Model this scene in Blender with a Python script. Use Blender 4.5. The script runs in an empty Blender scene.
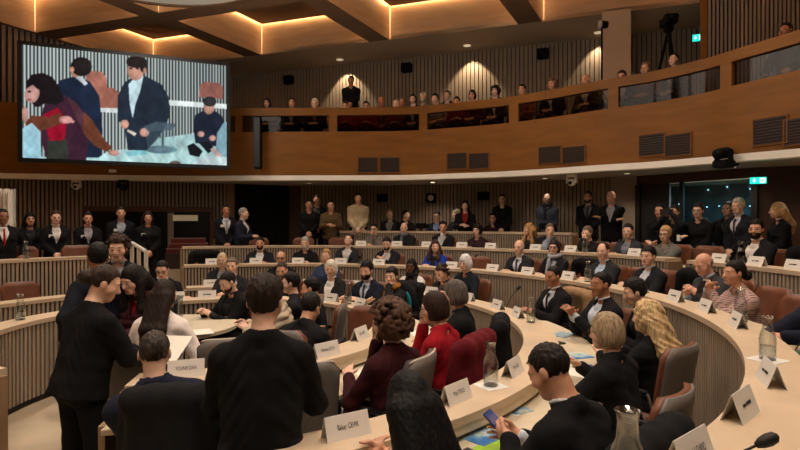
# council chamber
E_MAIN=268.; E_WALL=110.; E_SOF=28.; E_LOB=170.; E_AMB=165.; EXPO=0.0; SCREEN_E=.95
import bpy, bmesh, math, random
import numpy as np
from mathutils import Vector, Matrix
random.seed(7); RNG=np.random.default_rng(7)
scene=bpy.context.scene; COL=scene.collection
F=533.0; V0=222.5; CAMZ=1.85
CX,CY=-2.0,5.25
R=math.radians
def ray(u,v,Y): return Vector(((u-400)/F*Y, Y, CAMZ+(V0-v)/F*Y))
def proj(p): return 400+F*p[0]/p[1], V0-F*(p[2]-CAMZ)/p[1]
def ringY(u,r,far=True):
    k=(u-400)/F; a=k*k+1; b=2*(-k*CX-CY); c=CX*CX+CY*CY-r*r
    q=b*b-4*a*c
    if q<0: q=0
    return (-b+(1 if far else -1)*math.sqrt(q))/(2*a)
def ringpt(u,r,far=True):
    Y=ringY(u,r,far); return ((u-400)/F*Y,Y)
def pol(r,deg): return (CX+r*math.cos(R(deg)),CY+r*math.sin(R(deg)))
def ang(x,y): return math.degrees(math.atan2(y-CY,x-CX))
# ---------- materials
def s2l(c): return tuple(((x/255)/12.92 if x/255<=.04045 else ((x/255+.055)/1.055)**2.4) for x in c)
MC={}
def mat(name,rgb,rough=.6,noise=.12,scale=8.,metal=0.,bump=0.,stretch=None,emit=None,estr=0.,trans=0.,coord='Object',spec=.5,sheen=0.):
    key=(name,tuple(rgb),rough,noise,scale,metal,bump,stretch,emit,estr,trans,spec)
    if key in MC: return MC[key]
    m=bpy.data.materials.new(name); m.use_nodes=True; nt=m.node_tree; n=nt.nodes; l=nt.links
    b=n['Principled BSDF']; c=s2l(rgb)
    b.inputs['Roughness'].default_value=rough; b.inputs['Metallic'].default_value=metal
    b.inputs['Specular IOR Level'].default_value=spec
    if sheen: b.inputs['Sheen Weight'].default_value=sheen
    b.inputs['Base Color'].default_value=(*c,1)
    if noise or bump:
        tc=n.new('ShaderNodeTexCoord'); mp=n.new('ShaderNodeMapping'); l.new(tc.outputs[coord],mp.inputs[0])
        if stretch: mp.inputs['Scale'].default_value=stretch
        t=n.new('ShaderNodeTexNoise'); t.inputs['Scale'].default_value=scale; t.inputs['Detail'].default_value=4
        l.new(mp.outputs[0],t.inputs['Vector'])
        if noise:
            r=n.new('ShaderNodeValToRGB'); l.new(t.outputs[0],r.inputs[0])
            r.color_ramp.elements[0].position=.3; r.color_ramp.elements[1].position=.7
            r.color_ramp.elements[0].color=(*[x*(1-noise) for x in c],1); r.color_ramp.elements[1].color=(*[min(1,x*(1+noise)) for x in c],1)
            l.new(r.outputs[0],b.inputs['Base Color'])
        if bump:
            bp=n.new('ShaderNodeBump'); bp.inputs['Strength'].default_value=bump; bp.inputs['Distance'].default_value=.01
            l.new(t.outputs[0],bp.inputs['Height']); l.new(bp.outputs[0],b.inputs['Normal'])
    if emit: b.inputs['Emission Color'].default_value=(*s2l(emit),1); b.inputs['Emission Strength'].default_value=estr
    if trans: b.inputs['Transmission Weight'].default_value=trans; b.inputs['IOR'].default_value=1.45
    MC[key]=m; return m
def glassmat(name,tint=(235,245,245),alpha=.12,rough=.03,mul=.42):
    if name in MC: return MC[name]
    m=bpy.data.materials.new(name); m.use_nodes=True; nt=m.node_tree; n=nt.nodes; l=nt.links
    n.remove(n['Principled BSDF']); o=n['Material Output']
    tr=n.new('ShaderNodeBsdfTransparent'); tr.inputs[0].default_value=(*s2l(tint),1)
    g=n.new('ShaderNodeBsdfGlossy'); g.inputs['Roughness'].default_value=rough
    mx=n.new('ShaderNodeMixShader'); fr=n.new('ShaderNodeLayerWeight'); fr.inputs[0].default_value=.35
    ad=n.new('ShaderNodeMath'); ad.operation='MULTIPLY_ADD'; ad.inputs[1].default_value=mul; ad.inputs[2].default_value=alpha
    l.new(fr.outputs['Facing'],ad.inputs[0]); l.new(ad.outputs[0],mx.inputs[0]); l.new(tr.outputs[0],mx.inputs[1]); l.new(g.outputs[0],mx.inputs[2]); l.new(mx.outputs[0],o.inputs[0])
    MC[name]=m; return m
WOOD_LEDGE=mat('pale_birch_wood',(208,186,158),.45,.08,3,stretch=(1,1,6),spec=.3)
WOOD_FASC=mat('cream_edge',(214,196,166),.5,.06,5)
WOOD_SLAT=mat('oak_slat',(168,150,130),.6,.15,6,stretch=(6,6,.6))
WOOD_END=mat('oak_panel',(150,122,94),.55,.15,5,stretch=(6,6,.6))
BLACK=mat('matt_black',(14,13,12),.7,.1,20)
DARKGAP=mat('dark_gap',(24,21,19),.9,.1,20)
WORKTOP=mat('worktop_birch',(206,192,166),.5,.08,4)
WOOD_BALC=mat('amber_veneer',(124,80,32),.5,.14,1.6,stretch=(1,1,5),spec=.2)
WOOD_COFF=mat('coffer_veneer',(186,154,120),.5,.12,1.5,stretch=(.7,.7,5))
WOOD_BEAM=mat('beam_brown',(126,98,74),.6,.15,2)
BAND=mat('ceiling_band',(196,174,146),.8,.08,1)
WHITE=mat('white_paint',(242,236,224),.6,.04,3)
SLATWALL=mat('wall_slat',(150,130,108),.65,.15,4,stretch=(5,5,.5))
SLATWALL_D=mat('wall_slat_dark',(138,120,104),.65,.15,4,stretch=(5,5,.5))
CARPET=mat('beige_floor',(186,168,142),.8,.12,2,bump=.1)
# ---------- mesh helper
class MB:
    def __init__(s): s.v=[]; s.f=[]; s.mi=[]; s.cur=0
    def add(s,vs,fs):
        o=len(s.v); s.v+= [tuple(p) for p in vs]; s.f+=[tuple(i+o for i in f) for f in fs]; s.mi+=[s.cur]*len(fs); return s
    def hexa(s,p): # 8 points bottom4 top4
        return s.add(p,[(3,2,1,0),(4,5,6,7),(0,1,5,4),(1,2,6,5),(2,3,7,6),(3,0,4,7)])
    def box(s,c,d,rz=0,M=None):
        x,y,z=[k/2 for k in d]; ps=[(-x,-y,-z),(x,-y,-z),(x,y,-z),(-x,y,-z),(-x,-y,z),(x,-y,z),(x,y,z),(-x,y,z)]
        ca,sa=math.cos(rz),math.sin(rz); out=[]
        for a in ps:
            if M is not None: q=M@Vector(a); out.append((q.x+c[0],q.y+c[1],q.z+c[2]))
            else: out.append((c[0]+a[0]*ca-a[1]*sa,c[1]+a[0]*sa+a[1]*ca,c[2]+a[2]))
        return s.hexa(out)
    def ring(s,r0,r1,z0,z1,a0,a1,n=None,c=(CX,CY)):
        n=n or max(2,int(abs(a1-a0)/2)); vs=[]; fs=[]
        for i in range(n+1):
            t=R(a0+(a1-a0)*i/n); ca,sa=math.cos(t),math.sin(t)
            for (r,z) in ((r0,z0),(r1,z0),(r1,z1),(r0,z1)): vs.append((c[0]+r*ca,c[1]+r*sa,z))
        for i in range(n):
            a=4*i;b=a+4
            for k in range(4): k2=(k+1)%4; fs.append((a+k,b+k,b+k2,a+k2))
        fs+=[(0,1,2,3),(4*n+3,4*n+2,4*n+1,4*n)]
        return s.add(vs,fs)
    def tube(s,pts,r,n=8,cap=True):
        pts=[Vector(p) for p in pts]; rs=r if isinstance(r,(list,tuple)) else [r]*len(pts); vs=[];fs=[]
        for i,p in enumerate(pts):
            d=(pts[min(i+1,len(pts)-1)]-pts[max(i-1,0)]).normalized()
            a=d.orthogonal().normalized() if abs(d.z)<.99 else Vector((1,0,0)); 
            if abs(d.z)<.99: a=d.cross(Vector((0,0,1))).normalized()
            b=d.cross(a)
            for k in range(n): t=2*math.pi*k/n; vs.append(p+a*math.cos(t)*rs[i]+b*math.sin(t)*rs[i])
        for i in range(len(pts)-1):
            for k in range(n): k2=(k+1)%n; fs.append((i*n+k,i*n+k2,(i+1)*n+k2,(i+1)*n+k))
        if cap: fs+=[tuple(range(n))[::-1],tuple((len(pts)-1)*n+k for k in range(n))]
        return s.add(vs,fs)
    def lathe(s,prof,c=(0,0,0),n=20,closed=True):
        vs=[];fs=[]
        for (r,z) in prof:
            for k in range(n): t=2*math.pi*k/n; vs.append((c[0]+r*math.cos(t),c[1]+r*math.sin(t),c[2]+z))
        for i in range(len(prof)-1):
            for k in range(n): k2=(k+1)%n; fs.append((i*n+k,i*n+k2,(i+1)*n+k2,(i+1)*n+k))
        if closed: fs+=[tuple(range(n))[::-1],tuple((len(prof)-1)*n+k for k in range(n))]
        return s.add(vs,fs)
    def build(s,name,mats,parent=None,smooth=False,loc=None,rz=0,bevel=0):
        me=bpy.data.meshes.new(name); me.from_pydata(s.v,[],s.f)
        mats=mats if isinstance(mats,(list,tuple)) else [mats]
        for m in mats: me.materials.append(m)
        if len(mats)>1: me.polygons.foreach_set('material_index',s.mi)
        bm=bmesh.new(); bm.from_mesh(me); bmesh.ops.recalc_face_normals(bm,faces=bm.faces)
        if bevel: bmesh.ops.bevel(bm,geom=[e for e in bm.edges],offset=bevel,segments=2,affect='EDGES',clamp_overlap=True)
        bm.to_mesh(me); bm.free()
        if smooth: me.polygons.foreach_set('use_smooth',[True]*len(me.polygons)); 
        me.update()
        return link(name,me,parent,loc,rz)
def link(name,data,parent=None,loc=None,rz=0):
    o=bpy.data.objects.new(name,data); COL.objects.link(o)
    if parent is not None: o.parent=parent
    if loc is not None: o.location=loc
    if rz: o.rotation_euler=(0,0,rz)
    return o
def tag(o,label,cat,group=None,kind=None):
    o['label']=label; o['category']=cat
    if group: o['group']=group
    if kind: o['kind']=kind
    return o
def thing(name,label,cat,loc=(0,0,0),rz=0,group=None):
    o=link(name,None,None,loc,rz); o.empty_display_size=.1
    return tag(o,label,cat,group)
def struct(o,label=None):
    o['kind']='structure'
    if label: o['label']=label
    return o
def dup(root,loc,rz,label,group=None):
    r=root.copy(); COL.objects.link(r); r.location=loc; r.rotation_euler=(0,0,rz); r['label']=label
    if group: r['group']=group
    for ch in root.children:
        c=ch.copy(); COL.objects.link(c); c.parent=r
        for g in ch.children:
            d=g.copy(); COL.objects.link(d); d.parent=c
    return r
# ================= ROOM SHELL
HC=CAMZ+4.9
ZD={1:.85,2:.85,3:1.09,4:1.36,5:1.65}      # ledge heights
RD={1:1.75,2:3.15,3:4.55,4:6.0,5:7.4}
FL={1:0.,2:0.,3:.24,4:.51,5:.78}
m=MB(); m.box((0,7,-.05),(30,28,.1)); struct(m.build('floor',CARPET))
m=MB(); m.ring(4.62,6.05,0,.24,-100,114); m.ring(6.05,7.45,0,.51,-100,114); m.ring(7.45,11.5,0,.78,14,125); m.ring(7.45,11,0,.51,-60,14)
m.ring(4.62,11,0,.45,125,262)
m.ring(4.7,5.4,0,.16,114,125,4); m.ring(5.4,6.1,0,.32,114,125,4); m.ring(6.1,7.45,0,.45,114,125,4)
struct(m.build('floor_tier',CARPET))
# slatted wall along a polyline
def densify(pts,step):
    out=[]
    for a,b in zip(pts[:-1],pts[1:]):
        a=Vector(a);b=Vector(b); L=(b-a).length; n=max(1,int(round(L/step)))
        for i in range(n): out.append(a.lerp(b,i/n))
    out.append(Vector(pts[-1])); return out
def spline(pts,n=12):
    P=[Vector(p) for p in pts]; P=[2*P[0]-P[1]]+P+[2*P[-1]-P[-2]]; out=[]
    for i in range(1,len(P)-2):
        for k in range(n):
            t=k/n; a,b,c,d=P[i-1],P[i],P[i+1],P[i+2]
            out.append(.5*((2*b)+(c-a)*t+(2*a-5*b+4*c-d)*t*t+(3*b-a-3*c+d)*t**3))
    out.append(P[-2]); return out
def slatwall(pts,z0,z1,pitch,width,depth,name,mats,side=1,back=.06):
    m=MB(); pts=[Vector(p) for p in pts]
    for a,b in zip(pts[:-1],pts[1:]):
        d=(b-a); L=d.length; d/=L; nrm=Vector((d.y,-d.x))*side
        m.cur=1; q=[a,b,b-nrm*back,a-nrm*back]
        m.hexa([(p.x,p.y,z0) for p in q]+[(p.x,p.y,z1) for p in q])
        m.cur=0; n=max(1,int(round(L/pitch)))
        for i in range(n):
            c=a+d*((i+.5)*L/n); h=width/2
            q=[c-d*h,c+d*h,c+d*h+nrm*depth,c-d*h+nrm*depth]
            m.hexa([(p.x,p.y,z0) for p in q]+[(p.x,p.y,z1) for p in q])
    return m.build(name,mats)
# ---- under-balcony back wall
wl=[(-13,10.5),(-8.8,11.75),(-4.3,13.22)]
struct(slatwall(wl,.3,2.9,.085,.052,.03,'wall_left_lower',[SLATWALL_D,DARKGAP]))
wb=[pol(8.8,a) for a in np.arange(94,42.9,-3)]
struct(slatwall(wb,.6,2.9,.1,.068,.03,'wall_back_lower',[SLATWALL,DARKGAP]))
# dark curtained opening and brown panel between them
m=MB(); a=Vector((-4.3,13.22)); b=Vector(ringpt(289,8.85)); c=Vector(wb[0])
def vwall(m,a,b,z0,z1,t=.08):
    a=Vector(a);b=Vector(b);d=(b-a).normalized(); nn=Vector((d.y,-d.x))*-t
    q=[a,b,b+nn,a+nn]; m.hexa([(p.x,p.y,z0) for p in q]+[(p.x,p.y,z1) for p in q])
a2=a.lerp(b,.12)
vwall(m,a,a2,.3,2.9); struct(m.build('wall_left_return',WOOD_BEAM))
m=MB(); 
n=22
for i in range(n):
    p=a2.lerp(b,i/n); q=a2.lerp(b,(i+1)/n); d=(b-a2).normalized(); nn=Vector((d.y,-d.x))
    mid=(p+q)/2+nn*.05
    vwall(m,p,mid,.3,2.82,.02); vwall(m,mid,q,.3,2.82,.02)
cu=m.build('stage_curtain',mat('black_curtain',(6,6,7),.95,.1,10)); tag(cu,'black full-height curtain closing the opening left of the brown panel','curtain')
m=MB(); vwall(m,b,c,.6,2.9); struct(m.build('wall_back_panel',mat('brown_panel',(74,46,32),.6,.15,3)))
# beige pier and door wall at right
m=MB(); pA=ringpt(597,8.9); pB=Vector((4.86,10.95)); vwall(m,wb[-1],pB,.5,2.95,.1); struct(m.build('wall_pier',mat('beige_plaster',(164,146,128),.8,.05,3)))
DOORW=mat('dark_walnut',(66,34,18),.5,.2,2,stretch=(1,1,6))
d0=pB; d1=Vector((6.08,9.05)); d2=Vector((10.5,5.0))
m=MB(); vwall(m,d0,d1,2.62,2.95,.1); vwall(m,d1,d2,.4,2.95,.1); struct(m.build('wall_right_door',DOORW))
m=MB()
def post(m,p,w,z0,z1): m.box((p.x,p.y,(z0+z1)/2),(w,w,z1-z0),math.atan2((d1-d0).y,(d1-d0).x))
for t in (.02,.30,.42,.98): post(m,d0.lerp(d1,t),.10 if t not in(.30,.42) else .07,.4,2.62)
vwall(m,d0.lerp(d1,.02),d0.lerp(d1,.30),.4,2.62,.04)
struct(m.build('door_1',[mat('dark_door',(26,18,14),.5,.15,3)]))
GL=glassmat('door_glass',(170,200,205),.10)
m=MB(); vwall(m,d0.lerp(d1,.32),d0.lerp(d1,.97),.5,2.6,.012); struct(m.build('window_7',GL))
# lobby behind the glass
m=MB(); nrm=Vector((-(d1-d0).y,(d1-d0).x)).normalized()
if nrm.x<0: nrm=-nrm
e0=d0+nrm*4.2+(d0-d1)*.8; e1=d1+nrm*4.2+(d1-d0)*3
vwall(m,e0,e1,.4,2.35,.05); struct(m.build('wall_lobby',mat('teal_wall',(78,98,108),.6,.2,1)))
m=MB(); m.hexa([(d0.x,d0.y,2.95),(d1.x,d1.y,2.95),(e1.x,e1.y,2.95),(e0.x,e0.y,2.95),(d0.x,d0.y,3.0),(d1.x,d1.y,3.0),(e1.x,e1.y,3.0),(e0.x,e0.y,3.0)])
m.box(((e0.x+e1.x)/2,(e0.y+e1.y)/2,2.65),((e1-e0).length,.12,.62),math.atan2((e1-e0).y,(e1-e0).x))
struct(m.build('ceiling_lobby',mat('lobby_ceiling',(110,112,116),.7,.1,2)))
def lamp(name,typ,loc,energy,color,size=.3,rot=None,spot=None,blend=.5):
    L=bpy.data.lights.new(name,typ); L.energy=energy; L.color=color
    if typ=='AREA': L.shape='DISK'; L.size=size
    if typ=='SPOT': L.spot_size=R(spot); L.spot_blend=blend; L.shadow_soft_size=size
    if typ=='POINT': L.shadow_soft_size=size
    o=bpy.data.objects.new(name,L); COL.objects.link(o); o.location=loc
    if rot is not None: o.rotation_euler=rot
    return o
def aim(o,t): o.rotation_euler=(Vector(t)-o.location).to_track_quat('-Z','Y').to_euler(); return o
# ---- balcony plan (world)
BP=[(-14.2,9.9),(-10.8,10.9),(-8.6,11.5),(-6.6,11.95),(-4.6,12.2),(-3.63,12.14),(-2.27,12.1),(0,12.0),(1.09,11.62),(2.09,11.13),(2.96,10.45),(3.66,9.75),(4.32,9.2),(4.80,8.52),(4.94,8.23),(5.1,7.84),(5.39,7.18),(5.9,5.8),(6.2,3.8),(6.1,1.0),(5.7,-2)]
BS=spline(BP,10)
BU=[400+F*p.x/p.y if p.y>2 else 9999 for p in BS]
def bal(u):
    """plan point, tangent and outward (room side) normal of the balcony front at picture column u"""
    for i in range(len(BS)-1):
        if BU[i]<=u<=BU[i+1]:
            t=(u-BU[i])/(BU[i+1]-BU[i]); p=BS[i].lerp(BS[i+1],t); d=(BS[i+1]-BS[i]).normalized()
            return p,d,Vector((d.y,-d.x))
    return BS[-1],(BS[-1]-BS[-2]).normalized(),Vector((1,0))
ZB=CAMZ+.956; 
def zbot(u): return CAMZ+float(np.interp(u,[0,450,600,700,800,1000],[.956,.956,.942,.927,.885,.87]))
ZS0,ZS1,ZT=CAMZ+2.06,CAMZ+2.43,CAMZ+2.60
SLOTS=[(150,235.5),(242,329),(337,419),(427,509),(518,608),(618,719.5),(731,830)]
def band(m,us,z0,z1,off0,off1):
    """solid strip following the balcony front between heights, offset along normal"""
    P=[]
    for u in us:
        p,d,n=bal(u); a=p+n*off0; b=p+n*off1
        za=z0(u) if callable(z0) else z0; zb_=z1(u) if callable(z1) else z1
        P.append(((a.x,a.y,za),(b.x,b.y,za),(b.x,b.y,zb_),(a.x,a.y,zb_)))
    vs=[q for s in P for q in s]; fs=[]
    for i in range(len(P)-1):
        a=4*i;b=a+4
        for k in range(4): k2=(k+1)%4; fs.append((a+k,b+k,b+k2,a+k2))
    n=len(P)-1; fs+=[(0,1,2,3),(4*n+3,4*n+2,4*n+1,4*n)]
    m.add(vs,fs)
UF=[BU[i] for i in range(len(BU)) if BU[i]<1500 and (i==0 or BU[i]>BU[i-1])]
UMAX=max(UF); UMIN=min(UF)
m=MB(); band(m,UF,lambda u:zbot(u)+.11,ZS0,-.12,0); band(m,UF,ZS1,ZT,-.12,0)
edges=[UMIN]+[e for s in SLOTS for e in s]+[UMAX]
for i in range(0,len(edges),2):
    us=np.linspace(edges[i],edges[i+1],8 if edges[i+1]-edges[i]>30 else 3); band(m,list(us),ZS0,ZS1,-.12,0)
struct(m.build('wall_balcony',WOOD_BALC))
m=MB(); band(m,UF,lambda u:zbot(u),lambda u:zbot(u)+.11,-.2,.03); struct(m.build('trim_1',WHITE))
GS=glassmat('slot_glass',(200,190,180),.012,.08,.07)
for i,(a,b) in enumerate(SLOTS):
    m=MB(); band(m,list(np.linspace(a,b,7)),ZS0,ZS1,-.07,-.06); struct(m.build('window_%d'%(i+1),GS))
# soffit + balcony floor slabs : strip between front curve and outer boundary
def outer(p):
    d=(Vector(p)-Vector((CX,CY-3))).normalized(); return Vector(p)+d*5.5
m=MB()
vs=[];fs=[]
for i,p in enumerate(BS):
    q=outer(p); n_=bal(BU[i])[2] if BU[i]<1500 else Vector((0,0)); zz=zbot(BU[i])+.015
    vs+=[(p.x,p.y,zz),(q.x,q.y,CAMZ+.93+.015),(q.x,q.y,3.5),(p.x-n_.x*.13,p.y-n_.y*.13,3.5)]
for i in range(len(BS)-1):
    a=4*i;b=a+4
    for k in range(4): k2=(k+1)%4; fs.append((a+k,b+k,b+k2,a+k2))
m.add(vs,fs); struct(m.build('floor_balcony',mat('soffit_plaster',(172,160,142),.8,.05,2)))
# second balcony tier
m=MB(); P=[p for p in BS]
vs=[];fs=[]
for p in P:
    d=(Vector(p)-Vector((CX,CY-3))).normalized(); a=Vector(p)+d*1.35; q=Vector(p)+d*5.5
    vs+=[(a.x,a.y,3.5),(q.x,q.y,3.5),(q.x,q.y,4.1),(a.x,a.y,4.1)]
for i in range(len(P)-1):
    a=4*i;b=a+4
    for k in range(4): k2=(k+1)%4; fs.append((a+k,b+k,b+k2,a+k2))
m.add(vs,fs); struct(m.build('floor_balcony_tier',mat('balcony_carpet',(70,60,52),.9,.15,4)))
# ---- upper walls
A_=Vector((.946,-.325)).normalized()          # along the back wall
W0=Vector((0,16.0))
wu=[(-13,9.2),(-10.9,11.6),(-9.9,13.2),(-8.85,15.05),(-7.6,16.7)]; wend=W0-A_*5.9
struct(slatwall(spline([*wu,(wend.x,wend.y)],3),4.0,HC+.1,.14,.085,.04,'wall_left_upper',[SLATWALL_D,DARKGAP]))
struct(slatwall([tuple(wend),tuple(W0+A_*9.5)],4.0,HC+.05,.115,.092,.022,'wall_back_upper',[SLATWALL,DARKGAP]))
nr0=Vector((5.42,9.42)); nr1=Vector((9.6,8.0))
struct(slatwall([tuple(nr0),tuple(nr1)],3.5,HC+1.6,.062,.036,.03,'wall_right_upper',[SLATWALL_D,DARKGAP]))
m=MB(); vwall(m,nr0-Vector((.09,-.03)),nr0+Vector((.02,0)),3.5,HC+1.6,.07); struct(m.build('trim_2',WOOD_BALC))
m=MB(); m.box((5.15,12.75,5.2),(.62,.62,3.2),R(-19)); struct(m.build('wall_column',mat('pale_column',(196,172,146),.75,.05,3)))
# ---- outer enclosure
ENC=mat('dark_enclosure',(70,52,38),.8,.1,1)
for nm,c,d in (('wall_left',(-14.5,7,4.5),(.2,28,9)),('wall_right',(14.5,7,4.5),(.2,28,9)),('wall_front',(0,-6.5,4.5),(29,.2,9)),('wall_back',(0,20.6,4.5),(29,.2,9))):
    m=MB(); m.box(c,d); struct(m.build(nm,ENC))
# ---- ceiling with skewed coffers
Cv=Vector((.456,.89)); P0=Vector((-5.4,12.96)); OA,OC,PA,PC=3.4,2.96,3.97,3.5; DH=.86
def cell(i,j,x,y): q=P0+A_*(i*PA+x)+Cv*(j*PC+y); return q
beam=MB(); cof=MB(); top=MB()
strips=[]
for i in range(-3,5):
    for j in range(-4,1):
        hb=(PA-OA)/2; hc=(PC-OC)/2
        o=[cell(i,j,0,0),cell(i,j,OA,0),cell(i,j,OA,OC),cell(i,j,0,OC)]
        top_y=OC if j==0 else OC+hc
        O=[cell(i,j,-hb,-hc),cell(i,j,OA+hb,-hc),cell(i,j,OA+hb,top_y),cell(i,j,-hb,top_y)]
        for k in range(4):
            k2=(k+1)%4; beam.add([(O[k].x,O[k].y,HC),(O[k2].x,O[k2].y,HC),(o[k2].x,o[k2].y,HC),(o[k].x,o[k].y,HC)],[(0,1,2,3)])
            cof.add([(o[k].x,o[k].y,HC),(o[k2].x,o[k2].y,HC),(o[k2].x,o[k2].y,HC+DH+.12),(o[k].x,o[k].y,HC+DH+.12)],[(0,1,2,3)])
        ctr=(o[0]+o[2])/2; g=[ctr+(p-ctr)*.955 for p in o]
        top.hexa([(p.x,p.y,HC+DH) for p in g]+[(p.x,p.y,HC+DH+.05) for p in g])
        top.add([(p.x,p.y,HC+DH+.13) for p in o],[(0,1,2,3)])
        strips.append((i,j,[ctr+(p-ctr)*.968 for p in o]))
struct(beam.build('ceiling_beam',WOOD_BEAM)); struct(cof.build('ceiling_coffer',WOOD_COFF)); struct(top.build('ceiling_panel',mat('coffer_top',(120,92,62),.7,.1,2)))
m=MB()
q=[cell(-3,0,-.3,OC),cell(4,0,OA+.3,OC)]; q2=[q[1]+Cv*3.2,q[0]+Cv*3.2]
m.hexa([(p.x,p.y,HC) for p in q+q2]+[(p.x,p.y,HC+.1) for p in q+q2]); struct(m.build('ceiling',BAND))
m=MB(); m.box((0,7,HC+1.2),(29,28,.1)); struct(m.build('ceiling_slab',ENC))
LEDM=mat('warm_led',(255,190,120),.5,0,emit=(255,208,150),estr=30.); GLOWV=mat('warm_corner_glow',(255,190,120),.5,0,emit=(255,200,140),estr=2.2)
for (i,j,o) in strips:
    m=MB()
    for k in range(4):
        a,b=o[k],o[(k+1)%4]; m.cur=0; m.tube([(a.x,a.y,HC+DH+.055),(b.x,b.y,HC+DH+.055)],.022,6)
    m.cur=1; cc=o[3]; m.tube([(cc.x,cc.y,HC+.02),(cc.x,cc.y,HC+DH+.03)],[.004,.012],6)  # thin emissive tube imitates the glow running down the coffer corner
    seen=(i,j) in ((0,0),(1,0),(-1,0),(-1,-1),(2,0))
    ob=m.build('cove_light' if seen else 'ceiling_light_strip',[LEDM,GLOWV])
    if not seen: struct(ob); continue
    lab={(0,0):'warm cove light strip round the coffer above the three leftmost balcony heads',(1,0):'warm cove light strip round the coffer above the middle of the balcony',(-1,0):'warm cove light strip round the coffer just above the big screen',(-1,-1):'warm cove light strip round the coffer in the top left corner',(2,0):'warm cove light strip round the coffer beside the white upper column'}[(i,j)]
    tag(ob,lab,'light','ceiling cove lights')
# round pale ceiling disc
m=MB(); m.lathe([(2.55,-.02),(2.55,-.10),(2.4,-.12),(2.4,-.06)],(-4.6,9.4,HC),48,closed=False); 
rim=m.build('ceiling_light_rim',WOOD_BEAM,smooth=False); struct(rim)
m=MB(); m.lathe([(2.4,-.09),(2.4,-.05)],(-4.6,9.4,HC),48); tag(m.build('ceiling_disc',mat('white_disc',(225,225,220),.6,.03,2)),'large round white ceiling disc at the beam crossing','light')
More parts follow.
